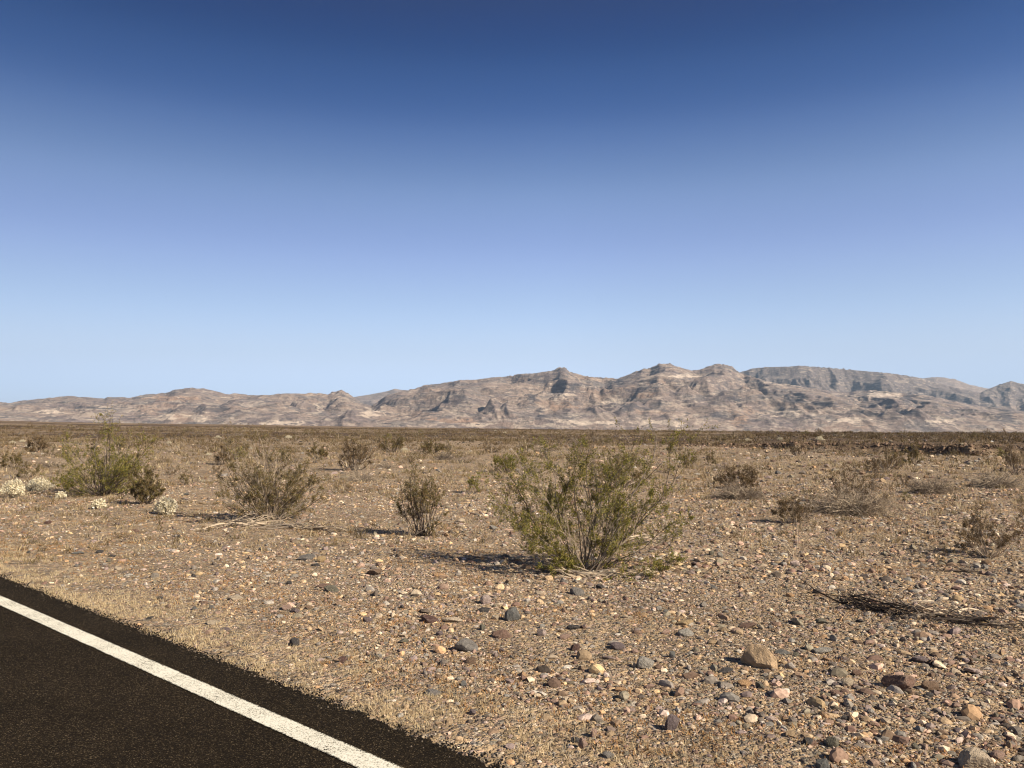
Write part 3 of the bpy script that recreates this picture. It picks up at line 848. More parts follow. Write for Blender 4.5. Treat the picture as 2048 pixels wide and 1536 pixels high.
put('creosote_bush', 1012, 945, 66, 42, 56, 'bright green bush peeking out behind the upper left of the largest bush', G1, stems=24, nleaf=4200, lsize=0.034, twig=2)
put('dry_shrub', 1595, 912, 34, 30, 57, 'dark upright tuft standing in the left gully', G2, stems=14, nleaf=900, leaf=BROWN * 0.7, lsize=0.04, twig=3, bark=(BARK_D, BARK_D, BARK_G))


# ------------------------------------------------------------------ dead branches lying on the gravel
def fallen(u, v, wpx, dpx, seed, label, n, cols, rad, hgt, rz=0.0, tilt=0.0):
    rng = np.random.default_rng(seed); p = at(u, v); k = px_m(p); w = wpx * k / 2
    bag = Bag()
    c0 = np.zeros((n, 3)); al = rng.uniform(-0.55, 0.55, n) * w; ac = rng.normal(size=n) * dpx * k * 0.8
    c0[:, 0] = al * math.cos(rz) - ac * math.sin(rz); c0[:, 1] = al * math.sin(rz) + ac * math.cos(rz)
    c0[:, 2] = rng.uniform(0.0, hgt, n)
    sgn = np.where(rng.uniform(size=n) < 0.5, -1, 1)
    ang = rz + rng.normal(size=n) * 0.33
    d = np.stack([np.cos(ang) * sgn, np.sin(ang) * sgn, rng.normal(size=n) * 0.12 + tilt], 1)
    L = w * rng.uniform(0.4, 1.0, n)
    P = grow(c0, d, L, 8, 0.13, -0.02, rng); P[..., 2] = np.clip(np.abs(P[..., 2]), 0, hgt * 2.2) + 0.004
    bc = np.array(cols)[rng.integers(0, len(cols), n)]
    V, Fq = tubes(P, rad * rng.uniform(0.4, 1.8, (n, 1)) * np.linspace(1.2, 0.35, 8)[None], 5); bag.add(V, Fq, np.repeat(bc, 40, 0))
    m = n * 6; b = rng.integers(0, n, m); q, dd = along(P, b, rng.uniform(0.15, 1, m))
    P2 = grow(q, nrm(dd + 0.6 * rng.normal(size=(m, 3)) * np.array([1, 1, 0.7])), L[b] * rng.uniform(0.15, 0.45, m), 5, 0.22, 0.0, rng); P2[..., 2] = np.abs(P2[..., 2])
    V, Fq = tubes(P2, rad * 0.35 * np.linspace(1.2, 0.5, 5)[None].repeat(m, 0), 3); bag.add(V, Fq, np.repeat(bc[b] * 0.9, 15, 0))
    # settle on the ground
    V = np.concatenate(bag.v); V[:, 2] += terr(V[:, 0] + p[0], V[:, 1] + p[1]) - p[2]; bag.v = [V]
    me = bag.mesh('fallen_branch', M_WOOD)
    o = link('fallen_branch', me, None, p); tag(o, label, 'branch', 'dead branches lying on the gravel')
    return p


DB = fallen(1755, 1220, 250, 12, 61, 'long flat heap of blackened dead twigs lying on the gravel', 38, (BARK_D * 0.4, BARK_D * 0.6, BARK_D, BARK_G * 0.8), 0.0048, 0.08, -1.0)
LAND.append(('the blackened dead twigs', DB))
fallen(1935, 1248, 210, 11, 62, 'grey dead branch heap right of the blackened twigs', 26, (BARK_D * 0.6, BARK_D, BARK_G, BARK_L), 0.005, 0.06, -0.5)
fallen(1885, 1236, 110, 6, 63, 'bleached white root with a thin forked branch', 9, (BARK_L * 1.4, BARK_L * 1.6), 0.008, 0.12, -0.2, 0.25)
fallen(1690, 1208, 60, 3, 64, 'short curved silver stick at the left end of the blackened twigs', 2, (BARK_L * 1.2, BARK_L), 0.010, 0.05, 0.6, 0.25)
fallen(490, 1052, 150, 9, 65, 'fan of bleached sticks at the left foot of the olive brown bush', 34, (BARK_L, BARK_G, BARK_L * 1.2), 0.008, 0.08, 0.2)
fallen(610, 1058, 170, 7, 66, 'tangle of grey sticks at the right foot of the olive brown bush', 30, (BARK_L, BARK_G, BARK_D), 0.007, 0.06, -0.25)
fallen(1200, 1155, 190, 7, 67, 'pale twisted roots round the foot of the largest green bush', 16, (BARK_L * 1.1, BARK_L, BARK_G), 0.006, 0.05, 0.15)
fallen(1290, 1150, 90, 14, 68, 'curly straw coloured twigs in front of the largest green bush', 9, (BARK_L * 1.3, BARK_L), 0.004, 0.05, 0.4)
fallen(1290, 1090, 150, 12, 69, 'silvery dead boughs lying right of the largest green bush', 12, (BARK_L * 1.1, BARK_G), 0.008, 0.14, 0.5, 0.12)
fallen(1930, 1145, 120, 4, 70, 'thin dark twigs lying in front of the open brown shrub', 12, (BARK_D, BARK_G), 0.004, 0.03, -0.15)


# ------------------------------------------------------------------ stones
def ico(sub):
    t = (1 + 5 ** 0.5) / 2
    v = [(-1, t, 0), (1, t, 0), (-1, -t, 0), (1, -t, 0), (0, -1, t), (0, 1, t), (0, -1, -t), (0, 1, -t), (t, 0, -1), (t, 0, 1), (-t, 0, -1), (-t, 0, 1)]
    f = [(0, 11, 5), (0, 5, 1), (0, 1, 7), (0, 7, 10), (0, 10, 11), (1, 5, 9), (5, 11, 4), (11, 10, 2), (10, 7, 6), (7, 1, 8), (3, 9, 4), (3, 4, 2),
         (3, 2, 6), (3, 6, 8), (3, 8, 9), (4, 9, 5), (2, 4, 11), (6, 2, 10), (8, 6, 7), (9, 8, 1)]
    v = [np.array(p) / np.linalg.norm(p) for p in v]
    for _ in range(sub):
        mid = {}; nf = []

        def m(a, b):
            k = (min(a, b), max(a, b))
            if k not in mid:
                p = v[a] + v[b]; v.append(p / np.linalg.norm(p)); mid[k] = len(v) - 1
            return mid[k]
        for a, b, c in f:
            x, y, z = m(a, b), m(b, c), m(c, a); nf += [(a, x, z), (b, y, x), (c, z, y), (x, y, z)]
        f = nf
    return np.array(v), np.array(f)


ICO = [ico(i) for i in range(5)]


def rock_shape(sub, rng, planes=11, soft=0.0, rough=0.02):
    V, Fc = ICO[sub]
    N = nrm(rng.normal(size=(planes, 3))); D = rng.uniform(0.55, 0.95, planes)
    dots = V @ N.T
    r = np.where(dots > 0.05, D / np.maximum(dots, 0.05), 9).min(1)
    r = np.minimum(r, 1.1 + 0 * r)
    if rough: r = r * (1 + rough * (np.sin(V[:, 0] * 9 + N[0, 0] * 9) * np.sin(V[:, 1] * 11) + 1.2 * np.sin(V[:, 2] * 19 + V[:, 0] * 13 + N[1, 1] * 5) * np.sin(V[:, 1] * 23 + 2)))
    P = V * (r * (1 - soft) + soft)[:, None]
    P /= np.abs(P).max(0)
    return P, Fc


TONE = {   # linear reflectances of the stones on this plain
    'cream': (0.62, 0.50, 0.36), 'tan': (0.46, 0.33, 0.20), 'golden': (0.52, 0.37, 0.20), 'orange tan': (0.52, 0.32, 0.17), 'pink': (0.46, 0.31, 0.24),
    'pinkish white': (0.60, 0.47, 0.41), 'light grey': (0.40, 0.37, 0.32), 'grey': (0.24, 0.22, 0.20), 'blue grey': (0.175, 0.175, 0.165), 'dark grey': (0.075, 0.070, 0.070),
    'purple grey': (0.20, 0.155, 0.155), 'maroon': (0.145, 0.082, 0.070), 'brown': (0.25, 0.165, 0.11), 'reddish brown': (0.25, 0.155, 0.115), 'olive grey': (0.19, 0.175, 0.13)}

PLACED = []    # stones as they are set: x, y, radius, colour, shape, object
BASES = []
for i in range(16):
    rg = np.random.default_rng(900 + i)
    P, Fc = rock_shape(3, rg, planes=8 + i % 5, soft=0.12 * (i % 3 == 0), rough=0.022)
    P[:, 2] = np.where(P[:, 2] < -0.4, -0.4 + (P[:, 2] + 0.4) * 0.3, P[:, 2])
    me = new_mesh('stone', P, Fc, M_ROCK, None, False)
    BASES.append(me)


def stone(u, v, w, h, tone, i=None, rz=None, deep=0.8, p=None, size=None, tilt=0.0, label=None):
    """w, h: its width and height in photo pixels; v is its lower rim"""
    i = len(PLACED) if i is None else i
    rng = np.random.default_rng(3000 + len(PLACED))
    if p is None:
        p = at(u, v - min(h, w * 0.6) * 0.30); k = px_m(p); sx, sz = w * k / 2, h * k / 2
    else:
        sx, sz = size
    sy = sx * deep
    # a stone seen from above at a slant shows part of its depth as height
    z = max(sz * 1.15 - sy * 0.18, sx * 0.28)
    o = link('stone', BASES[i % len(BASES)])
    o.scale = (sx, sy, z)
    o.rotation_euler = (rng.normal() * 0.12, tilt + rng.normal() * 0.12, rng.uniform(-0.5, 0.5) if rz is None else rz)
    o.location = (p[0], p[1], p[2] + z * 0.42)
    c = np.array(TONE[tone]) * rng.uniform(0.88, 1.12)
    o.color = (*c, 1)
    shape = 'flat' if z < 0.42 * sx else ('upright' if z > 1.0 * sx else ('angular' if i % 3 else 'rounded'))
    PLACED.append(dict(x=p[0], y=p[1], r=sx, tone=tone, shape=shape, o=o, label=label))
    return o


# the stones that stand out in the photograph, and the two far white ones on the terrace
K = [(1522, 1346, 76, 60, 'tan', 'largest tan boulder, long and tilted, throwing a black shadow'), (1797, 1388, 66, 42, 'reddish brown', 'big blocky brown rock with a whitish rim on its sunny face'),
     (1957, 1549, 74, 56, 'cream', 'large cream rock cut by the bottom edge of the view'), (1026, 1246, 34, 36, 'blue grey', 'upright blue grey rock beside the flat dark stone'),
     (932, 1310, 50, 34, 'grey', 'broad rounded grey rock in the gravel near the road'), (1291, 1342, 36, 32, 'light grey', 'whitish grey faceted rock left of the largest tan boulder'),
     (1345, 1465, 32, 42, 'purple grey', 'pointed upright slab, purple brown, near the bottom edge'), (1862, 1386, 40, 26, 'brown', 'brown and tan rock right of the big blocky brown rock'),
     (643, 1127, 20, 17, 'golden', 'golden round stone leaning on a flat grey slab'), (614, 1124, 38, 16, 'grey', 'flat grey slab under the golden round stone'), (633, 1134, 20, 9, 'dark grey', None),
     (1382, 1359, 23, 16, 'pink', 'squarish pink stone with a black shadow to its left'), (973, 1212, 25, 25, 'pinkish white', 'pinkish white block beside the upright blue grey rock'),
     (966, 1226, 30, 12, 'dark grey', None), (905, 1246, 44, 13, 'cream', 'long flat cream stone left of the upright blue grey rock'), (860, 1250, 36, 21, 'maroon', None), (590, 1295, 24, 22, 'dark grey', 'dark purple grey stone standing close to the road edge'),
     (665, 1187, 38, 17, 'olive grey', None), (645, 1178, 34, 8, 'reddish brown', None), (545, 1170, 16, 11, 'cream', None), (578, 1171, 12, 11, 'dark grey', None), (600, 1204, 13, 12, 'tan', None), (572, 1222, 26, 12, 'pink', None), (590, 1228, 22, 13, 'purple grey', None),
     (685, 1329, 20, 18, 'maroon', None), (992, 1241, 16, 11, 'cream', None), (1005, 1280, 42, 24, 'reddish brown', None), (808, 1288, 22, 12, 'olive grey', None), (943, 1331, 26, 17, 'brown', None), (865, 1392, 36, 15, 'grey', None),
     (877, 1358, 14, 10, 'brown', None), (735, 1246, 20, 14, 'purple grey', None), (1156, 1194, 36, 20, 'grey', None), (1200, 1180, 20, 12, 'dark grey', None), (1137, 1224, 12, 9, 'cream', None), (1318, 1223, 15, 13, 'light grey', None),
     (1331, 1228, 13, 10, 'blue grey', None), (1147, 1262, 27, 14, 'dark grey', None), (1166, 1259, 14, 8, 'maroon', None), (1083, 1275, 20, 20, 'pinkish white', None), (1130, 1281, 26, 14, 'pink', None), (1370, 1254, 32, 15, 'golden', 'golden tan stone lying against a light grey stone'),
     (1372, 1275, 34, 20, 'light grey', 'light grey oval stone just in front of the golden tan one'), (1330, 1271, 22, 14, 'pink', None), (1236, 1303, 32, 19, 'purple grey', None), (1150, 1304, 22, 18, 'maroon', None), (1270, 1308, 16, 12, 'pink', None),
     (1317, 1326, 15, 12, 'cream', None), (1345, 1317, 15, 17, 'blue grey', None), (1268, 1336, 12, 14, 'cream', None), (1365, 1334, 15, 9, 'cream', None), (1300, 1378, 24, 12, 'pink', None), (1425, 1291, 22, 12, 'tan', None), (1188, 1476, 17, 23, 'pink', None),
     (1165, 1500, 20, 28, 'pink', 'pink triangular stone near the bottom edge, left of the pointed slab'), (1150, 1488, 18, 17, 'dark grey', None), (1495, 1258, 38, 14, 'reddish brown', None), (1522, 1261, 18, 12, 'cream', None), (1448, 1266, 22, 13, 'tan', None), (1418, 1268, 14, 11, 'cream', None),
     (1490, 1374, 30, 15, 'orange tan', None), (1522, 1379, 24, 14, 'olive grey', None), (1450, 1346, 34, 10, 'dark grey', None), (1580, 1196, 18, 12, 'orange tan', 'bright orange tan stone at the left end of the blackened twigs'), (1820, 1184, 15, 10, 'orange tan', None), (1912, 1184, 22, 12, 'maroon', None),
     (1645, 1250, 30, 14, 'olive grey', None), (1720, 1247, 16, 10, 'dark grey', None), (1737, 1291, 28, 12, 'pink', None), (1645, 1308, 46, 14, 'light grey', 'long curved light grey slab right of the largest tan boulder'), (1654, 1323, 20, 9, 'orange tan', None), (1714, 1354, 22, 17, 'reddish brown', None),
     (1695, 1376, 26, 22, 'cream', 'cream angular stone left of the big blocky brown rock'), (1766, 1388, 15, 11, 'cream', None), (1843, 1328, 40, 18, 'purple grey', None), (1862, 1332, 20, 14, 'maroon', None), (1948, 1350, 38, 15, 'pinkish white', None), (1897, 1330, 26, 12, 'pink', None), (1672, 1394, 26, 16, 'reddish brown', None),
     (1787, 1409, 17, 12, 'olive grey', None), (1802, 1416, 20, 10, 'brown', None), (1967, 1416, 15, 14, 'cream', None), (2026, 1412, 24, 17, 'tan', 'tan block with a long shadow close to the right edge'), (1952, 1438, 24, 10, 'tan', None), (1912, 1417, 22, 12, 'pink', None), (1808, 1437, 10, 9, 'tan', None), (1879, 1473, 11, 11, 'cream', None),
     (1665, 1498, 26, 28, 'olive grey', 'upright olive grey slab with a black shadow near the bottom edge'), (1616, 1492, 24, 18, 'dark grey', None), (1582, 1477, 24, 15, 'tan', None), (1648, 1543, 32, 30, 'blue grey', 'blue grey rock at the bottom edge below the olive slab'), (1964, 1513, 22, 16, 'light grey', None), (1996, 1522, 28, 22, 'pink', 'salmon pink block on the right of the large cream rock'),
     (1824, 1534, 30, 12, 'maroon', None), (1830, 1500, 14, 18, 'olive grey', None), (1757, 1486, 20, 12, 'grey', None), (1690, 1442, 20, 12, 'dark grey', None), (1745, 1454, 16, 11, 'brown', None), (750, 1154, 38, 18, 'brown', None), (880, 1155, 28, 11, 'orange tan', None),
     (922, 1046, 15, 10, 'cream', None), (920, 1057, 14, 9, 'cream', None), (986, 1062, 18, 12, 'light grey', None), (1017, 1171, 18, 12, 'tan', None), (1248, 1083, 14, 8, 'pink', None), (96, 1050, 14, 10, 'maroon', 'small maroon stone out on the gravel below the pale cushions'), (58, 1108, 10, 8, 'dark grey', None), (155, 1110, 26, 8, 'blue grey', None),
     (200, 1109, 15, 10, 'dark grey', None), (224, 1116, 15, 8, 'dark grey', None), (237, 1141, 17, 8, 'cream', None), (237, 1053, 18, 9, 'purple grey', None), (270, 1066, 26, 9, 'reddish brown', None), (371, 1001, 18, 7, 'pinkish white', None), (405, 1009, 18, 6, 'tan', None), (373, 992, 12, 7, 'blue grey', None), (1440, 1116, 12, 14, 'light grey', None),
     (1424, 1112, 14, 13, 'olive grey', None), (1518, 1128, 14, 9, 'pink', None), (1675, 1163, 16, 10, 'tan', None), (1492, 1135, 12, 8, 'tan', None), (470, 1202, 30, 11, 'cream', 'flat cream stone in the rusty weeds near the road'), (487, 1206, 15, 8, 'tan', None), (462, 1190, 15, 9, 'brown', None), (428, 1250, 28, 9, 'cream', None), (417, 1270, 18, 12, 'pink', None),
     (450, 1263, 22, 9, 'purple grey', None), (390, 1222, 14, 10, 'blue grey', None), (320, 1200, 20, 8, 'dark grey', None), (300, 1239, 20, 7, 'dark grey', None), (1004, 1306, 16, 10, 'purple grey', None), (1252, 1238, 14, 9, 'cream', None), (1224, 1236, 13, 9, 'cream', None), (1085, 1258, 13, 12, 'light grey', None), (1235, 1405, 14, 9, 'tan', None), (1205, 1412, 22, 10, 'olive grey', None),
     (1240, 1385, 26, 12, 'orange tan', None), (1085, 1325, 12, 9, 'golden', None), (1430, 1180, 14, 9, 'grey', None), (1565, 1310, 30, 10, 'blue grey', None), (1217, 1518, 24, 15, 'grey', None), (1222, 1533, 20, 10, 'golden', None), (1395, 1410, 20, 9, 'grey', None)]
for (u, v, w, h, tone, lab) in K:
    kw = {}
    if u == 1522: kw = dict(rz=-0.7, tilt=0.42, i=3, deep=0.6)
    if u == 1797: kw = dict(rz=-0.25, i=7, deep=0.75)
    if (u, v) == (1345, 1465): kw = dict(i=5, deep=0.55)
    stone(u, v, w, h, tone, label=lab, **kw)
stone(1885, 865, 5.5, 6, 'pinkish white', label='farther of two lone white stones on the dark terrace')
stone(1984, 897, 6.5, 6.5, 'pinkish white', label='nearer of two lone white stones on the dark terrace')
PLACED[0]['o'].color = (0.62, 0.44, 0.27, 1)
_P, _F = rock_shape(4, np.random.default_rng(61), 22, 0.12, 0.0)
_P += 0.05 * np.stack([fbm(_P[:, 0] * 2.3 + _P[:, 2] * 1.7, _P[:, 1] * 2.3 - _P[:, 2] * 1.3 + j * 7, 4, 300 + j) for j in range(3)], 1)
PLACED[0]['o'].data = new_mesh('boulder', _P, _F, M_ROCK, None, False)
for s_ in PLACED[-2:]: s_['o'].color = (0.85, 0.83, 0.8, 1)
LAND += [('the largest tan boulder', at(1520, 1330)), ('the big blocky brown rock', at(1797, 1380)), ('the upright blue grey rock', at(1026, 1240)),
         ('the broad rounded grey rock', at(932, 1305)), ('the pointed upright slab', at(1345, 1460)), ('the large cream rock', at(1957, 1530)),
         ('the golden round stone', at(643, 1122)), ('the whitish grey rock', at(1291, 1335)), ('the dark stone by the road', at(590, 1290))]

# stones of middling size between them
tones = list(TONE)
tw = np.array([1.6, 1.6, .5, .7, 1.2, .4, .9, 1.6, 1.0, 1.5, 1.5, .8, 1.5, .8, 1.3]); tw /= tw.sum()
tries = 0
while len(PLACED) < 296 and tries < 20000:
    tries += 1
    y = 3.6 + 13 * RNG.uniform() ** 1.6
    x = RNG.uniform(-0.62, 0.64) * y
    if roadq(x, y) < EDGE + 0.45: continue
    s = RNG.uniform(0.016, 0.030) * (0.75 + 0.05 * y)
    d0 = fbm(np.array([x / 2.2]), np.array([y / 2.2]), 3, 88)[0] + 0.25 * (x / y)
    if d0 < -0.05: continue
    if any((x - q['x']) ** 2 + (y - q['y']) ** 2 < (s + q['r']) ** 2 * 1.2 for q in PLACED): continue
    t = tones[RNG.choice(len(tones), p=tw)]
    stone(0, 0, 0, 0, t, p=(x, y, float(terr(x, y))), size=(s, s * RNG.uniform(0.45, 0.95)), rz=RNG.uniform(0, 6.28), deep=RNG.uniform(0.6, 1))

ORD = ['', 'second ', 'third ', 'fourth ', 'fifth ', 'sixth ', 'seventh ', 'eighth ', 'ninth ', 'tenth ', 'eleventh ', 'twelfth ']


def side(dx, dy):
    if abs(dx) > abs(dy) * 1.1: return 'left of' if dx < 0 else 'right of'
    return 'beyond' if dy > 0 else 'in front of'


def label_all(items, noun, far_word='nearest'):
    groups = {}
    for q in items:
        if q['label']: continue
        d = [(math.hypot(q['x'] - p[0], q['y'] - p[1]), n, p) for n, p in LAND]
        dist, n, p = min(d, key=lambda a: a[0])
        key = (q['shape'], q['tone'], side(q['x'] - p[0], q['y'] - p[1]), n)
        groups.setdefault(key, []).append((dist, q))
    for (shape, tone, sd, n), lst in groups.items():
        lst.sort(key=lambda a: a[0])
        for i, (_, q) in enumerate(lst):
            if len(lst) == 1: q['label'] = f'{shape} {tone} {noun} {sd} {n}'
            else: q['label'] = f'{shape} {tone} {noun} {sd} {n}, {ORD[i] if i < 12 else str(i + 1) + "th "}closest to it'
    for q in items: pass


label_all(PLACED, 'stone')
for q in PLACED: tag(q['o'], q['label'], 'stone', 'stones on the gravel plain')


# ------------------------------------------------------------------ gravel, one mass of small stones
def scatter(n, r0, r1, power, half=0.80):
    """points in front of the viewer, thinning with distance"""
    r = (r0 ** power + (r1 ** power - r0 ** power) * RNG.uniform(size=n)) ** (1 / power)
    a = RNG.uniform(-half, half, n)
    return r * np.sin(a), r * np.cos(a), r


def build_gravel():
    parts = []
    for (n, r0, r1, pw, base, sub) in ((24000, 3.0, 10, 1.35, 0.0170, 1), (150000, 2.9, 9, 1.25, 0.0085, 0), (105000, 9, 24, 1.1, 0.0150, 0), (60000, 24, 110, 0.7, 0.042, 0)):
        x, y, r = scatter(n, r0, r1, pw, 0.74)
        q = roadq(x, y)
        dens = 0.62 + 0.75 * fbm(x / 1.9, y / 1.9, 3, 88) + 0.25 * fbm(x / 6, y / 4, 2, 89) + 0.25 * (x / np.maximum(y, 1))
        dens = dens * sstep(EDGE - 0.02, EDGE + 0.25, q) + 0.10 * sstep(EDGE + 0.1, EDGE + 0.3, q)
        keep = (q > EDGE + 0.02) & (RNG.uniform(size=n) < np.clip(dens, 0.06, 1))
        x, y, r, q = x[keep], y[keep], r[keep], q[keep]
        n = len(x)
        s = base * (0.75 + 0.034 * r if base < 0.02 else 0.5 + 0.012 * r) * (RNG.pareto(2.2, n) * 0.48 + 0.52)
        s = np.clip(s, 0, base * 3.2 * np.where(base < 0.02, 1, 1))
        s *= np.where(q < EDGE + 0.8, 0.62, 1.0) * (1 + 0.35 * fbm(x / 1.4, y / 1.4, 2, 87) + 0.25 * np.clip(x / np.maximum(y, 1), -0.5, 0.6))
        rg = np.random.default_rng(400 + len(parts))
        shapes = [rock_shape(sub, rg, 6, 0.0, 0)[0] for _ in range(32)]
        Fc = ICO[sub][1]
        B = np.array(shapes)[rg.integers(0, 32, n)]
        sc = np.stack([s, s * rg.uniform(0.4, 1.0, n), s * rg.uniform(0.28, 0.75, n)], 1)
        B = B * sc[:, None]
        # tumble
        a = rg.uniform(0, 2 * math.pi, n); tl = rg.normal(size=n) * 0.45; ca, sa, ct, st_ = np.cos(a), np.sin(a), np.cos(tl), np.sin(tl)
        yv = B[..., 1] * ct[:, None] - B[..., 2] * st_[:, None]; zv = B[..., 1] * st_[:, None] + B[..., 2] * ct[:, None]
        xv = B[..., 0] * ca[:, None] - yv * sa[:, None]; yv = B[..., 0] * sa[:, None] + yv * ca[:, None]
        z = terr(x, y) + sc[:, 2] * rg.uniform(-0.15, 0.40, n)
        V = np.stack([xv + x[:, None], yv + y[:, None], zv + z[:, None]], -1).reshape(-1, 3)
        pal = np.array([TONE[t] for t in tones]); c = pal[rg.choice(len(tones), n, p=tw)] * rg.uniform(0.5, 1.4, (n, 1))
        mean = np.array([0.30, 0.22, 0.15]); c = c * 0.74 + mean * 1.05 * 0.26
        ed = (y - terrace_edge(x) > 0) & (x / y > 0.28)
        c = np.where((ed | (r > 60))[:, None], c * 0.48, c)
        parts.append((V, (Fc[None] + (np.arange(n) * B.shape[1])[:, None, None]).reshape(-1, 3), np.repeat(c, B.shape[1], 0)))
    # dark rubble fallen from the cut banks of the terrace
    n = 16000; x = RNG.uniform(12, 30, n); y = terrace_edge(x) + RNG.uniform(-2.2, 2.5, n)
    kk = RNG.uniform(size=n) < 0.08 + 0.5 * np.maximum(np.exp(-((x - 17.4) / 1.6) ** 2), np.exp(-((x - 23.7) / 1.1) ** 2)); x, y = x[kk], y[kk]; n = len(x)
    s = 0.03 + 0.05 * RNG.pareto(3.0, n); s = np.minimum(s, 0.16)
    B = np.array([rock_shape(0, RNG, 6, 0, 0)[0] for _ in range(20)])[RNG.integers(0, 20, n)] * (s[:, None] * RNG.uniform(0.5, 1, (n, 3)))[:, None]
    V = (B + np.stack([x, y, terr(x, y) + s * 0.3], -1)[:, None]).reshape(-1, 3)
    parts.append((V, (ICO[0][1][None] + (np.arange(n) * 12)[:, None, None]).reshape(-1, 3), np.repeat(np.array([[0.13, 0.088, 0.06]]) * RNG.uniform(0.4, 2.2, (n, 1)), 12, 0)))
    off = 0; Vs, Fs, Cs = [], [], []
    for V, f, c in parts:
        Vs.append(V); Fs.append(f + off); Cs.append(c); off += len(V)
    me = new_mesh('gravel', np.concatenate(Vs), np.concatenate(Fs), M_PEB, {'tint': np.concatenate(Cs)})
    tag(link('gravel', me), 'mixed tan, grey and maroon gravel covering the plain', 'gravel', kind='stuff')
    # loose asphalt crumbs along the ragged edge of the road
    n = 9000
    s_ = RNG.uniform(-9, 7, n); qd = EDGE + RNG.normal(size=n) * 0.05 + 0.02
    x = R0[0] + s_ * RD[0] + qd * RN[0]; y = R0[1] + s_ * RD[1] + qd * RN[1]
    s = RNG.uniform(0.002, 0.007, n)
    B = np.array([rock_shape(0, RNG, 7, 0, 0)[0] for _ in range(12)])[RNG.integers(0, 12, n)] * s[:, None, None]
    z = np.where(qd < EDGE - 0.02, RZ, terr(x, y) + 0.012)
    V = (B + np.stack([x, y, z], -1)[:, None]).reshape(-1, 3)
    f = (ICO[0][1][None] + (np.arange(n) * 12)[:, None, None]).reshape(-1, 3)
    c = np.repeat(np.where(RNG.uniform(size=(n, 1)) < 0.85, 0.012, 0.16) * np.array([[1, .8, .6]]), 12, 0)
    tag(link('asphalt_crumbs', new_mesh('asphalt_crumbs', V, f, M_PEB, {'tint': c})), 'black asphalt crumbs along the road edge', 'gravel', kind='stuff')


build_gravel()


# ------------------------------------------------------------------ dry grass and weeds
def blades(x, y, h, wd, cols, rng, lean=0.35):
    n = len(x); z = terr(x, y) - 0.003
    p = np.stack([x, y, z], -1); a = rng.uniform(0, 2 * math.pi, n); w = np.stack([np.cos(a), np.sin(a), 0 * a], -1) * (np.asarray(wd) * rng.uniform(0.6, 1.4, n))[:, None]
    l = rng.normal(size=(n, 3)) * lean; l[:, 2] = 1; l = nrm(l) * (h * rng.uniform(0.5, 1.3, n))[:, None]
    l2 = l.copy(); l2[:, :2] += rng.normal(size=(n, 2)) * (h * 0.25)[:, None] if hasattr(h, '__len__') else 0
    V = np.stack([p - w, p + w, p + l * 0.55 + w * 0.8, p + l * 0.55 - w * 0.8, p + l2], 1).reshape(-1, 3)
    i = np.arange(n)[:, None] * 5
    c = cols[rng.integers(0, len(cols), n)] * rng.uniform(0.75, 1.25, (n, 1))
    return V, [i + np.array([[0, 1, 2, 3]]), i + np.array([[3, 2, 4]])], np.repeat(c, 5, 0)


def build_grass():
    rng = np.random.default_rng(77)
    # straw stubble beside the asphalt
    n = 9000
    s_ = rng.uniform(-11, 6.5, n); q = EDGE + 0.05 + np.abs(rng.normal(size=n)) * 0.42
    x = R0[0] + s_ * RD[0] + q * RN[0]; y = R0[1] + s_ * RD[1] + q * RN[1]
    k = (fbm(x / 0.7, y / 0.7, 3, 91) > -0.10) & (y > 1.5); x, y = x[k], y[k]
    n = len(x); x = np.repeat(x, 6) + rng.normal(size=6 * n) * 0.012; y = np.repeat(y, 6) + rng.normal(size=6 * n) * 0.012
    V, f, c = blades(x, y, np.full(len(x), 0.034), 0.0012, np.array([[0.62, 0.49, 0.29], [0.52, 0.40, 0.24], [0.68, 0.56, 0.36]]), rng)
    tag(link('dry_grass', new_mesh('dry_grass', V, f, M_GRASS, {'tint': c})), 'short straw yellow stubble grass along the road edge', 'grass', kind='stuff')
    # rusty dry weeds in low mats
    n = 22000
    x, y, r = scatter(n, 3.2, 26, 1.15, 0.74); q = roadq(x, y)
    band = np.exp(-((q - EDGE - 1.15) / 0.5) ** 2) * 0.8
    k = (q > EDGE + 0.3) & (fbm(x / 1.6, y / 1.1, 3, 93) + band > 0.22); x, y, r = x[k], y[k], r[k]
    n = len(x); m = 9
    x = np.repeat(x, m) + rng.normal(size=m * n) * 0.022; y = np.repeat(y, m) + rng.normal(size=m * n) * 0.022; r = np.repeat(r, m)
    V, f, c = blades(x, y, 0.022 + 0.0008 * r, 0.0012 + 0.00011 * r.mean(), np.array([[0.42, 0.22, 0.085], [0.34, 0.185, 0.08], [0.46, 0.29, 0.13], [0.28, 0.165, 0.085]]), rng, 0.7)
    tag(link('dry_weeds', new_mesh('dry_weeds', V, f, M_GRASS, {'tint': c})), 'low rusty brown weeds matted between the stones', 'weeds', kind='stuff')


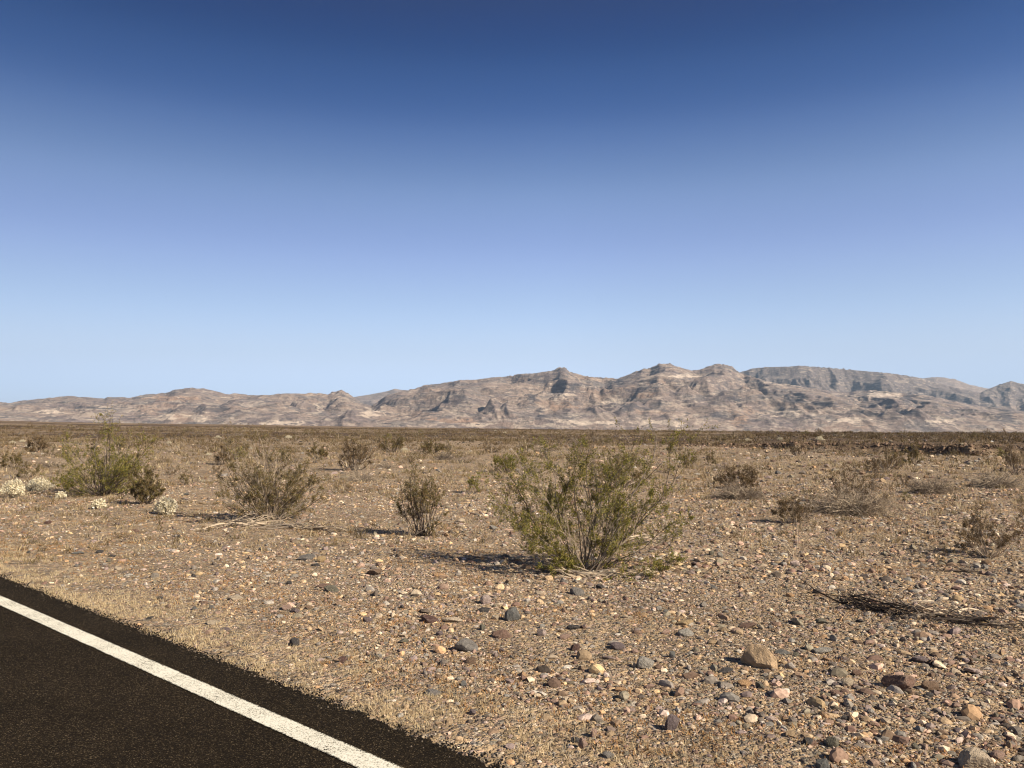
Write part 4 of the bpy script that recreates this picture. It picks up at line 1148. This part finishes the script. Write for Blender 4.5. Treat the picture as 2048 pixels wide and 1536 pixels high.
def build_scrub():
    """countless small dry tufts that mottle the plain"""
    rng = np.random.default_rng(79)
    n = 20000
    x, y, r = scatter(n, 11, 190, 0.75, 0.72)
    k = fbm(x / 9, y / 6, 3, 97) > -0.16; x, y, r = x[k], y[k], r[k]
    n = len(x); m = 14
    sz = rng.uniform(0.5, 1.3, n) * np.clip(0.05 + 0.0035 * r, 0.05, 0.30)
    ti = rng.integers(0, 4, n)
    x = np.repeat(x, m) + rng.normal(size=m * n) * np.repeat(sz, m) * 0.5; y = np.repeat(y, m) + rng.normal(size=m * n) * np.repeat(sz, m) * 0.5
    pal = np.array([[0.27, 0.19, 0.10], [0.38, 0.29, 0.17], [0.16, 0.12, 0.06], [0.46, 0.37, 0.23]])
    V, f, c = blades(x, y, np.repeat(sz, m) * 0.9, np.repeat(sz, m) * 0.05, pal[:1] * 0 + 1, rng, 0.5)
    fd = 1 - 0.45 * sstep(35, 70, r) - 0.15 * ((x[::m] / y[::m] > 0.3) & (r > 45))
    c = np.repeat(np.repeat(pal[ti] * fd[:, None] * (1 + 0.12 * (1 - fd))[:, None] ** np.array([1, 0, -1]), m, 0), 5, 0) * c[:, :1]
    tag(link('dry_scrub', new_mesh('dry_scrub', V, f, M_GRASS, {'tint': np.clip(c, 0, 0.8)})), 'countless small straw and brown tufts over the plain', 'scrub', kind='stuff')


build_grass()
build_scrub()

# ------------------------------------------------------------------ shrubs scattered over the far plain
FAR = []
TEMPL = []
for i in range(7):
    lf = [OLIVE * 1.25, BROWN * 1.2, OLIVE * 1.1, BROWN * 1.35, GREEN, OLIVE * 1.3, BROWN * 1.2][i]
    TEMPL.append(('far_shrub', shrub_meshes('far%d' % i, 0.9, 1.2 + 0.15 * (i % 3), 500 + i, stems=16, leaf=lf, nleaf=900, lsize=0.050, twig=2.6, sides=3), ['olive', 'brown', 'olive', 'brown', 'green', 'olive', 'brown'][i], 'dry_shrub', (0.9, 1.3)))
for i in range(3):
    TEMPL.append(('far_mound', mound_meshes('farm%d' % i, 0.45, 1.1, 520 + i, n=90, rad=0.011, cols=(BARK_G, BARK_D * 1.6, BARK_L)), 'grey', 'dead_shrub', (0.45, 1.1)))
for i in range(2):
    TEMPL.append(('far_pale', pale_meshes('farp%d' % i, 0.35, 0.7, 530 + i, n=500), 'pale', 'pale_shrub', (0.35, 0.7)))
SEEN = [(430, 905, 0), (560, 900, 1), (590, 925, 7), (605, 880, 3), (700, 890, 0), (920, 925, 7), (985, 905, 1), (1085, 878, 4), (1240, 918, 7), (1165, 893, 1), (1305, 878, 0), (165, 862, 0),
        (1590, 872, 1), (2035, 868, 0), (1440, 888, 0), (1510, 905, 2), (1640, 905, 8), (1700, 885, 1), (1900, 885, 3), (1955, 880, 0), (45, 884, 10), (60, 895, 11), (25, 887, 10), (300, 880, 0), (260, 895, 1),
        (350, 905, 8), (400, 890, 2), (120, 915, 1), (470, 885, 5), (520, 915, 7), (740, 905, 1), (820, 925, 3), (660, 870, 5), (1495, 882, 10), (1560, 880, 11), (1640, 882, 10), (1350, 905, 1), (1290, 930, 7), (770, 935, 8), (860, 1000, 3), (330, 925, 3), (345, 950, 1)]
spots = [(at(u, v)[0], at(u, v)[1], t) for u, v, t in SEEN]
tries = 0
while len(spots) < 240 and tries < 30000:
    tries += 1
    y = 17 + 150 * RNG.uniform() ** 1.35; x = RNG.uniform(-0.72, 0.72) * y
    if x / y > 0.3 and RNG.uniform() < 0.35: continue
    if any(math.hypot(x - a, y - b) < c + 0.5 for a, b, c in SHRUBS): continue
    if any(math.hypot(x - a, y - b) < 1.3 for a, b, _ in spots): continue
    spots.append((x, y, int(RNG.choice(12, p=[.13, .13, .12, .12, .06, .10, .10, .06, .05, .05, .05, .03]))))
FLAND = [('the leafy green bush at the left', LB), ('the wide olive brown bush', OB), ('the slim upright bush', MB), ('the largest green bush', BIG), ('the nearly leafless pale shrub', BT),
         ('the biggest grey dead mound', RM), ('the open brown shrub at the right', RB), ('the flat pale cushion shrub', PC), ('the nearest pale cushion shrub', PC2)]
items = []
for j, (x, y, t) in enumerate(spots):
    _, ms, tone, kind, (hh, ww) = TEMPL[t]
    s = RNG.uniform(0.45, 1.05) * (1.0 if y > 45 else (0.75 if y > 28 else 0.42))
    p = (x, y, float(terr(x, y)) - 0.02)
    o = plant(kind, ms, p, 'x', 'shrub', 'shrubs dotted over the far plain', RNG.uniform(0, 6.28), (s * RNG.uniform(0.9, 1.3), s * RNG.uniform(0.9, 1.2), s))
    n, lp = min(FLAND, key=lambda a: abs(a[1][0] / a[1][1] - x / y))
    band = 'middle distance' if y < 38 else ('far out' if y < 80 else 'near the horizon')
    items.append((n, tone, band, x / y, o, 'shrub' if t < 7 else ('dead mound' if t < 10 else 'cushion')))
gr = {}
for it in items: gr.setdefault((it[0], it[1], it[2], it[5]), []).append(it)
for (n, tone, band, noun), lst in gr.items():
    lst.sort(key=lambda a: a[3])
    for i, it in enumerate(lst):
        where = {'middle distance': 'midway out', 'far out': 'far out', 'near the horizon': 'near horizon'}[band]
        od = '' if len(lst) == 1 else (', leftmost' if i == 0 else (', %sfrom left' % ORD[i] if i < 12 else ', %dth from left' % (i + 1)))
        it[4]['label'] = f'{tone} {noun} {where}, behind {n}{od}'

# ------------------------------------------------------------------ air
def build_haze():
    x0, x1, y0, y1, z0, z1 = -10500, 10500, -6800, 9800, -75, 900
    co = np.array([(x, y, z) for x in (x0, x1) for y in (y0, y1) for z in (z0, z1)], float)
    f = np.array([(0, 1, 3, 2), (4, 6, 7, 5), (0, 4, 5, 1), (2, 3, 7, 6), (0, 2, 6, 4), (1, 5, 7, 3)])
    m = bpy.data.materials.new('air'); m.use_nodes = True
    t = m.node_tree; t.nodes.remove(t.nodes['Principled BSDF'])
    v = t.nodes.new('ShaderNodeVolumePrincipled')
    v.inputs['Color'].default_value = (0.55, 0.76, 1.0, 1)
    v.inputs['Density'].default_value = HAZE
    v.inputs['Anisotropy'].default_value = 0.1
    t.links.new(v.outputs[0], t.nodes['Material Output'].inputs['Volume'])
    tag(link('haze', new_mesh('haze', co, f, m)), 'thin pale air over the whole valley', 'haze', kind='stuff')


HAZE = 0.00005
if HAZE: build_haze()
